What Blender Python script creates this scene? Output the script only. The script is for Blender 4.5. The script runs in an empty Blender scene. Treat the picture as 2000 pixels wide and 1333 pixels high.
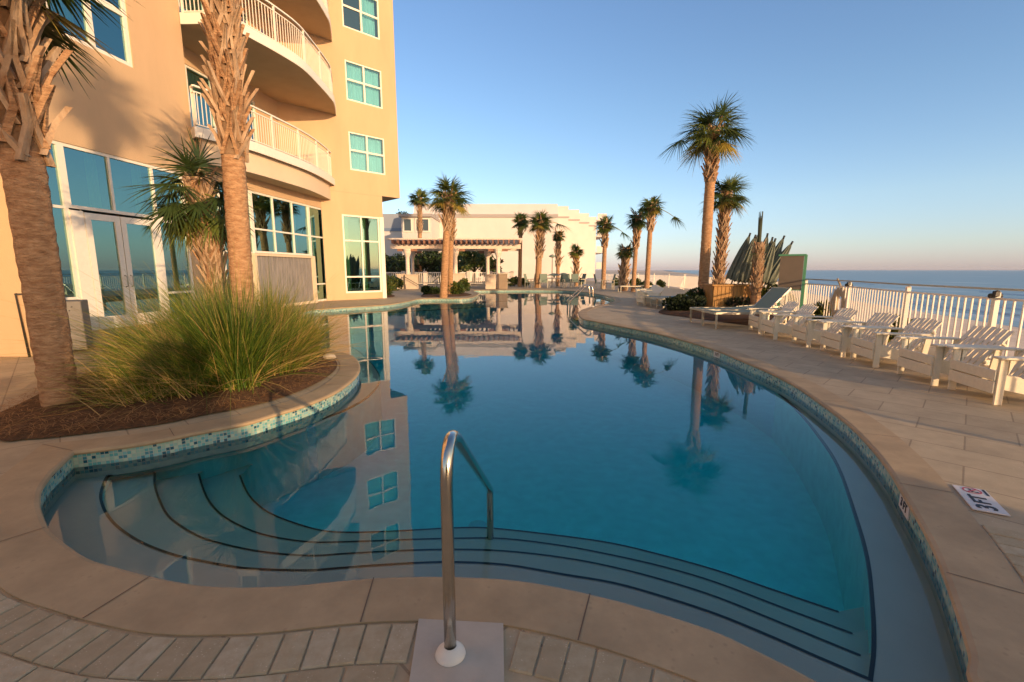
import bpy, math, random
from mathutils import Vector, Matrix
from mathutils.geometry import tessellate_polygon
R = math.radians
C = bpy.context.scene.collection
scene = bpy.context.scene

# ------------------------------------------------------------------ camera, sky, sun, exposure
CAM_H, FPX, PITCH = 1.35, 889.0, R(8.89)
cam_d = bpy.data.cameras.new("camera"); cam = bpy.data.objects.new("camera", cam_d); C.objects.link(cam)
cam.location = (0, 0, CAM_H); cam.rotation_euler = (R(90) - PITCH, 0, 0)
cam_d.sensor_width = 36; cam_d.lens = 36 * FPX / 2000; cam_d.clip_start = 0.05; cam_d.clip_end = 20000
scene.camera = cam
SUN_A, SUN_E = R(36), R(10)          # degrees right of straight behind the camera, elevation
sdir = Vector((math.sin(SUN_A) * math.cos(SUN_E), -math.cos(SUN_A) * math.cos(SUN_E), math.sin(SUN_E)))
world = bpy.data.worlds.new("World"); scene.world = world; world.use_nodes = True
wn = world.node_tree.nodes; wl = world.node_tree.links
sky = wn.new('ShaderNodeTexSky'); sky.sky_type = 'NISHITA'; sky.sun_disc = False
sky.sun_elevation = SUN_E; sky.sun_rotation = math.pi - SUN_A
sky.air_density = 1.0; sky.dust_density = 0.35; sky.ozone_density = 3.0
bg = wn['Background']; bg.inputs[1].default_value = 0.15
wb = wn.new('ShaderNodeMix'); wb.data_type = 'RGBA'; wb.blend_type = 'MULTIPLY'; wb.inputs[0].default_value = 1
wtc = wn.new('ShaderNodeTexCoord'); wsx = wn.new('ShaderNodeSeparateXYZ'); wl.new(wtc.outputs['Generated'], wsx.inputs[0])
wr = wn.new('ShaderNodeValToRGB'); wl.new(wsx.outputs[2], wr.inputs[0])      # warm white balance, mauve haze near the horizon
we = wr.color_ramp.elements; we[0].position = 0.0; we[0].color = (0.55, 0.50, 0.80, 1); we[1].position = 0.65; we[1].color = (0.73, 0.68, 0.71, 1)
for p_, c_ in ((0.045, (0.66, 0.60, 0.70, 1)), (0.13, (0.80, 0.69, 0.68, 1)), (0.30, (0.77, 0.70, 0.68, 1))):
    q_ = we.new(p_); q_.color = c_
wsc = wn.new('ShaderNodeVectorMath'); wsc.operation = 'SCALE'; wsc.inputs['Scale'].default_value = 1.25; wl.new(wr.outputs[0], wsc.inputs[0])
wdt = wn.new('ShaderNodeVectorMath'); wdt.operation = 'DOT_PRODUCT'; wdt.inputs[1].default_value = (math.sin(SUN_A), -math.cos(SUN_A), 0); wl.new(wtc.outputs['Generated'], wdt.inputs[0])
wgr = wn.new('ShaderNodeValToRGB'); wl.new(wdt.outputs['Value'], wgr.inputs[0])      # afterglow on the sunset side of the sky
ge = wgr.color_ramp.elements; ge[0].position = 0.05; ge[0].color = (0.45, 0.45, 0.45, 1); ge[1].position = 1.0; ge[1].color = (1.0, 0.62, 0.33, 1)
wg2 = wn.new('ShaderNodeMix'); wg2.data_type = 'RGBA'; wg2.blend_type = 'MULTIPLY'; wg2.inputs[0].default_value = 1; wl.new(sky.outputs[0], wg2.inputs[6]); wl.new(wgr.outputs[0], wg2.inputs[7])
wg3 = wn.new('ShaderNodeVectorMath'); wg3.operation = 'SCALE'; wg3.inputs['Scale'].default_value = 1 / 0.45; wl.new(wg2.outputs[2], wg3.inputs[0])
wl.new(wg3.outputs[0], wb.inputs[6]); wl.new(wsc.outputs[0], wb.inputs[7]); wl.new(wb.outputs[2], bg.inputs[0])
sun_d = bpy.data.lights.new("sun", 'SUN'); sun = bpy.data.objects.new("sun", sun_d); C.objects.link(sun)
sun_d.energy = 2.5; sun_d.angle = R(0.5); sun_d.color = (1.0, 0.67, 0.37)
sun.rotation_euler = (-sdir).to_track_quat('-Z', 'Y').to_euler()
scene.view_settings.view_transform = 'Standard'; scene.view_settings.look = 'None'
scene.view_settings.exposure = 1.0; scene.view_settings.gamma = 1.0
scene.render.engine = 'CYCLES'
scene.cycles.max_bounces = 10; scene.cycles.transparent_max_bounces = 24; scene.cycles.glossy_bounces = 4

# ------------------------------------------------------------------ survey helpers (photo reading -> metres)
cp, sp = math.cos(PITCH), math.sin(PITCH)
def ray(px, py):
    a = (px - 1000) / FPX; u = (666.5 - py) / FPX
    return Vector((a, cp + u * sp, -sp + u * cp))
def P(px, py, z=0.0):
    d = ray(px, py); t = (z - CAM_H) / d.z
    return Vector((d.x * t, d.y * t, z))
def Q(px, py, Y):
    d = ray(px, py); t = Y / d.y
    return Vector((d.x * t, Y, CAM_H + d.z * t))
def XY(p): return (p.x, p.y)

# ------------------------------------------------------------------ materials
def mat(name, col, rough=0.6, metal=0.0, spec=0.4, noise=0.0, nscale=8.0, bump=0.0, bscale=40.0, col2=None, stretch=None, transl=0.0, coat=0.0):
    m = bpy.data.materials.new(name); m.use_nodes = True
    n = m.node_tree.nodes; l = m.node_tree.links; b = n['Principled BSDF']
    b.inputs['Roughness'].default_value = rough; b.inputs['Metallic'].default_value = metal
    b.inputs['Specular IOR Level'].default_value = spec
    b.inputs['Coat Weight'].default_value = coat
    b.inputs['Base Color'].default_value = (*col, 1)
    src = None
    tc = n.new('ShaderNodeTexCoord'); vec = tc.outputs['Object']
    if stretch:
        mp = n.new('ShaderNodeMapping'); mp.inputs['Scale'].default_value = stretch
        l.new(vec, mp.inputs[0]); vec = mp.outputs[0]
    if noise > 0 or col2:
        t = n.new('ShaderNodeTexNoise'); t.inputs['Scale'].default_value = nscale; t.inputs['Detail'].default_value = 6
        t.inputs['Roughness'].default_value = 0.65
        l.new(vec, t.inputs['Vector'])
        mr = n.new('ShaderNodeMapRange'); mr.inputs[1].default_value = 0.3; mr.inputs[2].default_value = 0.7
        l.new(t.outputs[0], mr.inputs[0])
        mx = n.new('ShaderNodeMix'); mx.data_type = 'RGBA'
        l.new(mr.outputs[0], mx.inputs[0])
        if col2: ca, cb = col, col2
        else: ca = tuple(c * (1 - noise) for c in col); cb = tuple(min(1, c * (1 + noise)) for c in col)
        mx.inputs[6].default_value = (*ca, 1); mx.inputs[7].default_value = (*cb, 1)
        l.new(mx.outputs[2], b.inputs['Base Color']); src = mx.outputs[2]
    if bump > 0:
        t2 = n.new('ShaderNodeTexNoise'); t2.inputs['Scale'].default_value = bscale; t2.inputs['Detail'].default_value = 5
        l.new(vec, t2.inputs['Vector'])
        bp = n.new('ShaderNodeBump'); bp.inputs['Strength'].default_value = bump; bp.inputs['Distance'].default_value = 0.02
        l.new(t2.outputs[0], bp.inputs['Height']); l.new(bp.outputs[0], b.inputs['Normal'])
    if transl > 0:
        tr = n.new('ShaderNodeBsdfTranslucent'); tr.inputs[0].default_value = (*[min(1, c * 1.4) for c in col], 1)
        if src: l.new(src, tr.inputs[0])
        ms = n.new('ShaderNodeMixShader'); ms.inputs[0].default_value = transl
        l.new(b.outputs[0], ms.inputs[1]); l.new(tr.outputs[0], ms.inputs[2])
        l.new(ms.outputs[0], n['Material Output'].inputs[0])
    return m

M = {}
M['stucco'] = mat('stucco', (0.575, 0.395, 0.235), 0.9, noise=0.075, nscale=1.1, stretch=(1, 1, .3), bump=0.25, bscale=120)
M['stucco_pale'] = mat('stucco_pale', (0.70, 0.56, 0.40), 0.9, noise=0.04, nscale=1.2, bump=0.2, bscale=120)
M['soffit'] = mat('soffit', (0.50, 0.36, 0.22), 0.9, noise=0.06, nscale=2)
M['white'] = mat('white_paint', (0.82, 0.76, 0.66), 0.45, noise=0.04, nscale=14)
M['white_stucco'] = mat('white_stucco', (0.66, 0.60, 0.56), 0.9, noise=0.05, nscale=0.5, bump=0.15, bscale=30)
M['grey_band'] = mat('grey_band', (0.36, 0.33, 0.32), 0.8)
M['roof_blue'] = mat('roof_blue', (0.16, 0.22, 0.32), 0.6)
M['chair_white'] = mat('chair_white', (0.77, 0.68, 0.51), 0.5, noise=0.07, nscale=20, bump=0.1, bscale=60)
M['coping'] = mat('coping', (0.42, 0.30, 0.17), 0.8, noise=0.2, nscale=2.6, bump=0.05, bscale=90)
M['concrete'] = mat('concrete', (0.48, 0.42, 0.34), 0.9, noise=0.08, nscale=9, bump=0.06, bscale=120)
M['plaster'] = mat('pool_plaster', (0.62, 0.53, 0.42), 0.8, noise=0.05, nscale=3)
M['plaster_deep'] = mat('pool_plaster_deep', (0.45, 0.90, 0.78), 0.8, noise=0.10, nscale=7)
M['black_tile'] = mat('black_tile', (0.012, 0.014, 0.016), 0.3)
M['steel'] = mat('steel', (0.62, 0.56, 0.48), 0.17, metal=1.0, noise=0.08, nscale=30)
M['ring'] = mat('white_plastic', (0.72, 0.68, 0.60), 0.4)
M['bark'] = mat('palm_bark', (0.25, 0.12, 0.055), 0.95, noise=0.0, nscale=9, col2=(0.54, 0.33, 0.18), bump=1.0, bscale=24, stretch=(1, 1, 2.6))
M['bark_gap_shade'] = mat('palm_bark_gap_shade', (0.13, 0.075, 0.04), 0.95, col2=(0.30, 0.19, 0.11), nscale=9, bump=0.8, bscale=30)  # gap shade between the boots, put into the trunk colour
M['boot'] = mat('palm_boot', (0.27, 0.155, 0.08), 0.85, col2=(0.58, 0.42, 0.28), nscale=7, bump=0.5, bscale=50, stretch=(1, 1, .4))
M['leaf_a'] = mat('palm_leaf', (0.045, 0.078, 0.020), 0.5, noise=0.4, nscale=3, transl=0.22)
M['leaf_b'] = mat('palm_leaf_olive', (0.13, 0.165, 0.03), 0.5, noise=0.3, nscale=3, transl=0.3)
M['leaf_c'] = mat('palm_leaf_yellow', (0.34, 0.26, 0.05), 0.55, noise=0.3, nscale=3, transl=0.3)
M['petiole'] = mat('palm_petiole', (0.22, 0.22, 0.05), 0.5)
M['grass_a'] = mat('grass_green', (0.075, 0.135, 0.014), 0.5, noise=0.35, nscale=2, transl=0.3)
M['grass_b'] = mat('grass_olive', (0.25, 0.265, 0.035), 0.5, noise=0.3, nscale=2, transl=0.3)
M['grass_c'] = mat('grass_dry', (0.52, 0.34, 0.12), 0.6, noise=0.2, nscale=2, transl=0.25)
M['mulch'] = mat('mulch', (0.055, 0.026, 0.012), 0.95, col2=(0.16, 0.075, 0.03), nscale=22, bump=1.0, bscale=70)
M['straw'] = mat('pine_straw', (0.22, 0.10, 0.035), 0.8, col2=(0.40, 0.21, 0.08), nscale=5)
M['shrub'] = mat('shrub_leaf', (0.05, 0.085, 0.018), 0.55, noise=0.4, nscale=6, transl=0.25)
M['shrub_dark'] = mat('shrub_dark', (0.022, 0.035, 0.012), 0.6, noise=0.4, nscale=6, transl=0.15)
M['shrub_olive_leaf'] = mat('shrub_olive', (0.13, 0.14, 0.025), 0.55, noise=0.3, nscale=6, transl=0.25)  # olive leaf colour for tufts and mixed foliage
M['twig'] = mat('twig', (0.13, 0.09, 0.06), 0.9)
M['green_metal'] = mat('green_metal', (0.10, 0.30, 0.16), 0.45)
M['board'] = mat('brown_board', (0.16, 0.125, 0.095), 0.7, noise=0.08, nscale=3)
M['canvas'] = mat('canvas_green', (0.17, 0.185, 0.14), 0.85, noise=0.2, nscale=6, transl=0.1)
M['sling'] = mat('sling_grey', (0.20, 0.25, 0.20), 0.8, noise=0.08, nscale=60)
M['sling_blue'] = mat('sling_blue', (0.20, 0.29, 0.31), 0.8, noise=0.08, nscale=60)
M['alu'] = mat('champagne_metal', (0.46, 0.42, 0.34), 0.4, metal=0.5)
M['wood'] = mat('orange_wood', (0.30, 0.14, 0.035), 0.65, col2=(0.50, 0.27, 0.08), nscale=5, stretch=(6, 6, 1))
M['pergola'] = mat('pergola_wood', (0.72, 0.61, 0.51), 0.7, noise=0.08, nscale=4)
M['pergola_dark'] = mat('pergola_rafter', (0.30, 0.15, 0.10), 0.8, noise=0.2, nscale=4)
M['grey_box'] = mat('grey_metal', (0.17, 0.155, 0.14), 0.55, noise=0.12, nscale=8)
M['dark'] = mat('dark_metal', (0.03, 0.028, 0.026), 0.5)
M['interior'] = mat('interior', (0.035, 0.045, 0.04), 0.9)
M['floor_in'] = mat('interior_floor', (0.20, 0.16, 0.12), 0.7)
M['curtain'] = mat('curtain', (0.50, 0.66, 0.68), 0.9, noise=0.05, nscale=2)
M['curtain_green'] = mat('curtain_green', (0.20, 0.30, 0.13), 0.9)
M['sand'] = mat('sand', (0.60, 0.44, 0.30), 0.95, col2=(0.80, 0.63, 0.46), nscale=0.35, bump=0.6, bscale=3)
M['fountain'] = mat('fountain_stone', (0.16, 0.15, 0.145), 0.45, col2=(0.34, 0.31, 0.29), nscale=3.5, stretch=(5, 5, .5), bump=0.4, bscale=12)
M['rope_ring'] = mat('ring_fabric', (0.50, 0.39, 0.26), 0.85, noise=0.12, nscale=20)
M['stone_low'] = mat('low_wall_stone', (0.62, 0.50, 0.38), 0.9, noise=0.12, nscale=5, bump=0.3, bscale=20)
M['marker_white'] = mat('marker_tile', (0.62, 0.58, 0.55), 0.4, noise=0.05, nscale=30)
M['marker_black'] = mat('marker_black', (0.015, 0.015, 0.02), 0.5)
M['marker_red'] = mat('marker_red', (0.42, 0.05, 0.08), 0.5)
M['purple'] = mat('purple_fabric', (0.10, 0.075, 0.14), 0.8)

def brick_mat(name, scale, w, h, c1, c2, mortar, rot=0.0, msize=0.012, bump=0.3, rough=0.8, speck=True, off=(0, 0)):
    m = bpy.data.materials.new(name); m.use_nodes = True
    n = m.node_tree.nodes; l = m.node_tree.links; b = n['Principled BSDF']; b.inputs['Roughness'].default_value = rough
    tc = n.new('ShaderNodeTexCoord'); mp = n.new('ShaderNodeMapping')
    mp.inputs['Rotation'].default_value = (0, 0, rot); mp.inputs['Location'].default_value = (off[0], off[1], 0)
    l.new(tc.outputs['Object'], mp.inputs[0])
    br = n.new('ShaderNodeTexBrick'); br.inputs['Scale'].default_value = scale
    br.inputs['Brick Width'].default_value = w; br.inputs['Row Height'].default_value = h
    br.inputs['Mortar Size'].default_value = msize; br.inputs['Mortar Smooth'].default_value = 0.2
    br.inputs['Color1'].default_value = (*c1, 1); br.inputs['Color2'].default_value = (*c2, 1); br.inputs['Mortar'].default_value = (*mortar, 1)
    l.new(mp.outputs[0], br.inputs[0])
    ns = n.new('ShaderNodeTexNoise'); ns.inputs['Scale'].default_value = 3.0; ns.inputs['Detail'].default_value = 8; ns.inputs['Roughness'].default_value = 0.7
    l.new(tc.outputs['Object'], ns.inputs[0])
    mr = n.new('ShaderNodeMapRange'); mr.inputs[1].default_value = 0.3; mr.inputs[2].default_value = 0.7; mr.inputs[3].default_value = 0.82; mr.inputs[4].default_value = 1.15
    l.new(ns.outputs[0], mr.inputs[0])
    mm = n.new('ShaderNodeMix'); mm.data_type = 'RGBA'; mm.blend_type = 'MULTIPLY'; mm.inputs[0].default_value = 1
    l.new(br.outputs[0], mm.inputs[6]); l.new(mr.outputs[0], mm.inputs[7])
    out = mm.outputs[2]
    if speck:
        vo = n.new('ShaderNodeTexVoronoi'); vo.inputs['Scale'].default_value = 55
        l.new(tc.outputs['Object'], vo.inputs['Vector'])
        r2 = n.new('ShaderNodeMapRange'); r2.inputs[1].default_value = 0.10; r2.inputs[2].default_value = 0.22; r2.inputs[3].default_value = 0.5; r2.inputs[4].default_value = 0.0
        l.new(vo.outputs[0], r2.inputs[0])
        n3 = n.new('ShaderNodeTexNoise'); n3.inputs['Scale'].default_value = 14; l.new(tc.outputs['Object'], n3.inputs[0])
        m3 = n.new('ShaderNodeMath'); m3.operation = 'MULTIPLY'; l.new(r2.outputs[0], m3.inputs[0])
        r4 = n.new('ShaderNodeMapRange'); r4.inputs[1].default_value = 0.5; r4.inputs[2].default_value = 0.65; l.new(n3.outputs[0], r4.inputs[0]); l.new(r4.outputs[0], m3.inputs[1])
        mx = n.new('ShaderNodeMix'); mx.data_type = 'RGBA'; l.new(m3.outputs[0], mx.inputs[0]); l.new(out, mx.inputs[6])
        mx.inputs[7].default_value = (0.70, 0.62, 0.50, 1); out = mx.outputs[2]
    l.new(out, b.inputs['Base Color'])
    bp = n.new('ShaderNodeBump'); bp.inputs['Strength'].default_value = bump; bp.inputs['Distance'].default_value = 0.01
    mm2 = n.new('ShaderNodeMath'); mm2.operation = 'SUBTRACT'; mm2.use_clamp = False
    nb = n.new('ShaderNodeTexNoise'); nb.inputs['Scale'].default_value = 60; nb.inputs['Detail'].default_value = 4; l.new(tc.outputs['Object'], nb.inputs[0])
    sc = n.new('ShaderNodeMath'); sc.operation = 'MULTIPLY'; sc.inputs[1].default_value = 0.35; l.new(nb.outputs[0], sc.inputs[0])
    l.new(sc.outputs[0], mm2.inputs[0]); l.new(br.outputs['Fac'], mm2.inputs[1])
    l.new(mm2.outputs[0], bp.inputs['Height']); l.new(bp.outputs[0], b.inputs['Normal'])
    return m
M['deck'] = brick_mat('deck_pavers', 1.0, 0.61, 0.405, (0.475, 0.365, 0.225), (0.42, 0.32, 0.195), (0.29, 0.215, 0.13), rot=R(45), msize=0.006, off=(0.2, 0.1), bump=0.12)
M['paver'] = mat('border_paver', (0.38, 0.29, 0.17), 0.9, col2=(0.47, 0.38, 0.245), nscale=16, bump=0.12, bscale=140)
M['paver_b'] = mat('border_paver_pale', (0.40, 0.31, 0.19), 0.9, col2=(0.50, 0.415, 0.28), nscale=20, bump=0.12, bscale=140)
M['paver_c'] = mat('border_paver_brown', (0.35, 0.265, 0.155), 0.9, col2=(0.43, 0.335, 0.21), nscale=14, bump=0.12, bscale=140)
def speckle(m, col, scale, amount=0.6):
    n = m.node_tree.nodes; l = m.node_tree.links; b = n['Principled BSDF']; src = b.inputs['Base Color'].links[0].from_socket
    tc = n.new('ShaderNodeTexCoord'); vo = n.new('ShaderNodeTexVoronoi'); vo.inputs['Scale'].default_value = scale; l.new(tc.outputs['Object'], vo.inputs['Vector'])
    r2 = n.new('ShaderNodeMapRange'); r2.inputs[1].default_value = .12; r2.inputs[2].default_value = .26; r2.inputs[3].default_value = amount; r2.inputs[4].default_value = 0; l.new(vo.outputs[0], r2.inputs[0])
    n3 = n.new('ShaderNodeTexNoise'); n3.inputs['Scale'].default_value = scale * .2; l.new(tc.outputs['Object'], n3.inputs[0])
    r3 = n.new('ShaderNodeMapRange'); r3.inputs[1].default_value = .50; r3.inputs[2].default_value = .62; l.new(n3.outputs[0], r3.inputs[0])
    mu = n.new('ShaderNodeMath'); mu.operation = 'MULTIPLY'; l.new(r2.outputs[0], mu.inputs[0]); l.new(r3.outputs[0], mu.inputs[1])
    mx = n.new('ShaderNodeMix'); mx.data_type = 'RGBA'; l.new(mu.outputs[0], mx.inputs[0]); l.new(src, mx.inputs[6]); mx.inputs[7].default_value = (*col, 1); l.new(mx.outputs[2], b.inputs['Base Color'])
for k_ in ('paver', 'paver_b', 'paver_c'): speckle(M[k_], (0.72, 0.62, 0.46), 90)
speckle(M['coping'], (0.25, 0.17, 0.10), 26, .35)
M['stone_tile'] = brick_mat('stone_clad', 1.0, 0.5, 0.2, (0.55, 0.46, 0.34), (0.48, 0.38, 0.27), (0.3, 0.22, 0.15), speck=False)

# mosaic band: small square glass tiles, random aqua, sea green and cream
def mosaic_mat():
    m = bpy.data.materials.new('mosaic_tile'); m.use_nodes = True
    n = m.node_tree.nodes; l = m.node_tree.links; b = n['Principled BSDF']; b.inputs['Roughness'].default_value = 0.15
    uv = n.new('ShaderNodeUVMap'); uv.uv_map = 'UVMap'
    sc = n.new('ShaderNodeVectorMath'); sc.operation = 'SCALE'; sc.inputs['Scale'].default_value = 1 / 0.027
    l.new(uv.outputs[0], sc.inputs[0])
    fl = n.new('ShaderNodeVectorMath'); fl.operation = 'FLOOR'; l.new(sc.outputs[0], fl.inputs[0])
    wnz = n.new('ShaderNodeTexWhiteNoise'); wnz.noise_dimensions = '2D'; l.new(fl.outputs[0], wnz.inputs['Vector'])
    cr = n.new('ShaderNodeValToRGB'); cr.color_ramp.interpolation = 'CONSTANT'
    e = cr.color_ramp.elements
    cols = [(0.0, (0.30, 0.45, 0.36)), (0.28, (0.12, 0.35, 0.34)), (0.5, (0.42, 0.52, 0.40)), (0.66, (0.06, 0.22, 0.27)), (0.78, (0.20, 0.42, 0.42)), (0.92, (0.015, 0.09, 0.13))]
    e[0].position = 0; e[0].color = (*cols[0][1], 1); e[1].position = cols[1][0]; e[1].color = (*cols[1][1], 1)
    for p_, c_ in cols[2:]:
        q = e.new(p_); q.color = (*c_, 1)
    l.new(wnz.outputs[0], cr.inputs[0])
    fr = n.new('ShaderNodeVectorMath'); fr.operation = 'FRACTION'; l.new(sc.outputs[0], fr.inputs[0])
    sb = n.new('ShaderNodeVectorMath'); sb.operation = 'SUBTRACT'; sb.inputs[1].default_value = (.5, .5, 0); l.new(fr.outputs[0], sb.inputs[0])
    ab = n.new('ShaderNodeVectorMath'); ab.operation = 'ABSOLUTE'; l.new(sb.outputs[0], ab.inputs[0])
    sx = n.new('ShaderNodeSeparateXYZ'); l.new(ab.outputs[0], sx.inputs[0])
    mxm = n.new('ShaderNodeMath'); mxm.operation = 'MAXIMUM'; l.new(sx.outputs[0], mxm.inputs[0]); l.new(sx.outputs[1], mxm.inputs[1])
    gt = n.new('ShaderNodeMath'); gt.operation = 'GREATER_THAN'; gt.inputs[1].default_value = 0.43; l.new(mxm.outputs[0], gt.inputs[0])
    mx = n.new('ShaderNodeMix'); mx.data_type = 'RGBA'; l.new(gt.outputs[0], mx.inputs[0]); l.new(cr.outputs[0], mx.inputs[6])
    mx.inputs[7].default_value = (0.42, 0.42, 0.34, 1)
    l.new(mx.outputs[2], b.inputs['Base Color'])
    return m
M['mosaic'] = mosaic_mat()

def water_mat(name, absorb, dens, wscale, wstr, tint=(1, 1, 1)):
    m = bpy.data.materials.new(name); m.use_nodes = True
    n = m.node_tree.nodes; l = m.node_tree.links; n.remove(n['Principled BSDF'])
    tc = n.new('ShaderNodeTexCoord'); nz = n.new('ShaderNodeTexNoise'); nz.inputs['Scale'].default_value = wscale; nz.inputs['Detail'].default_value = 2
    l.new(tc.outputs['Object'], nz.inputs[0])
    bp = n.new('ShaderNodeBump'); bp.inputs['Strength'].default_value = wstr; bp.inputs['Distance'].default_value = 0.02
    l.new(nz.outputs[0], bp.inputs['Height'])
    fr = n.new('ShaderNodeFresnel'); fr.inputs[0].default_value = 1.333; l.new(bp.outputs[0], fr.inputs['Normal'])
    tr = n.new('ShaderNodeBsdfTransparent'); tr.inputs[0].default_value = (*tint, 1)
    gl = n.new('ShaderNodeBsdfGlossy'); gl.inputs['Roughness'].default_value = 0.0; l.new(bp.outputs[0], gl.inputs['Normal'])
    ms = n.new('ShaderNodeMixShader'); l.new(fr.outputs[0], ms.inputs[0]); l.new(tr.outputs[0], ms.inputs[1]); l.new(gl.outputs[0], ms.inputs[2])
    l.new(ms.outputs[0], n['Material Output'].inputs[0])
    va = n.new('ShaderNodeVolumeAbsorption'); va.inputs[0].default_value = (*absorb, 1); va.inputs[1].default_value = dens
    l.new(va.outputs[0], n['Material Output'].inputs[1])
    return m
M['water'] = water_mat('pool_water', (0.0, 0.90, 0.94), 1.5, 2.6, 0.05)

def sea_mat():
    m = bpy.data.materials.new('sea'); m.use_nodes = True
    n = m.node_tree.nodes; l = m.node_tree.links; b = n['Principled BSDF']
    b.inputs['Base Color'].default_value = (0.035, 0.10, 0.14, 1); b.inputs['Roughness'].default_value = 0.35; b.inputs['IOR'].default_value = 1.33
    tc = n.new('ShaderNodeTexCoord'); mp = n.new('ShaderNodeMapping'); mp.inputs['Rotation'].default_value = (0, 0, R(18)); mp.inputs['Scale'].default_value = (1.0, 0.18, 1)
    l.new(tc.outputs['Object'], mp.inputs[0])
    nz = n.new('ShaderNodeTexNoise'); nz.inputs['Scale'].default_value = 0.22; nz.inputs['Detail'].default_value = 7; l.new(mp.outputs[0], nz.inputs[0])
    bp = n.new('ShaderNodeBump'); bp.inputs['Strength'].default_value = 1.0; bp.inputs['Distance'].default_value = 1.0; l.new(nz.outputs[0], bp.inputs['Height'])
    l.new(bp.outputs[0], b.inputs['Normal'])
    n2 = n.new('ShaderNodeTexNoise'); n2.inputs['Scale'].default_value = 0.12; n2.inputs['Detail'].default_value = 6; l.new(mp.outputs[0], n2.inputs[0])
    mr = n.new('ShaderNodeMapRange'); mr.inputs[1].default_value = 0.60; mr.inputs[2].default_value = 0.68; l.new(n2.outputs[0], mr.inputs[0])
    mx = n.new('ShaderNodeMix'); mx.data_type = 'RGBA'; l.new(mr.outputs[0], mx.inputs[0])
    mx.inputs[6].default_value = (0.22, 0.31, 0.33, 1); mx.inputs[7].default_value = (0.50, 0.52, 0.50, 1)
    l.new(mx.outputs[2], b.inputs['Base Color'])
    return m
M['sea'] = sea_mat()

def glass_mat(name, refl_tint, trans, base, blend):
    m = bpy.data.materials.new(name); m.use_nodes = True
    n = m.node_tree.nodes; l = m.node_tree.links; n.remove(n['Principled BSDF'])
    gl = n.new('ShaderNodeBsdfGlossy'); gl.inputs['Roughness'].default_value = 0.01; gl.inputs[0].default_value = (*refl_tint, 1)
    tr = n.new('ShaderNodeBsdfTransparent'); tr.inputs[0].default_value = (*trans, 1)
    lw = n.new('ShaderNodeLayerWeight'); lw.inputs[0].default_value = blend
    mr = n.new('ShaderNodeMapRange'); mr.inputs[3].default_value = base; mr.inputs[4].default_value = 1.0; l.new(lw.outputs['Fresnel'], mr.inputs[0])
    ms = n.new('ShaderNodeMixShader'); l.new(mr.outputs[0], ms.inputs[0]); l.new(tr.outputs[0], ms.inputs[1]); l.new(gl.outputs[0], ms.inputs[2])
    l.new(ms.outputs[0], n['Material Output'].inputs[0])
    return m
M['glass'] = glass_mat('window_glass', (0.50, 0.84, 0.80), (0.45, 0.72, 0.66), 0.40, 0.35)
M['glass_light'] = glass_mat('window_glass_light', (0.66, 0.86, 0.84), (0.58, 0.90, 0.92), 0.22, 0.3)

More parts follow.
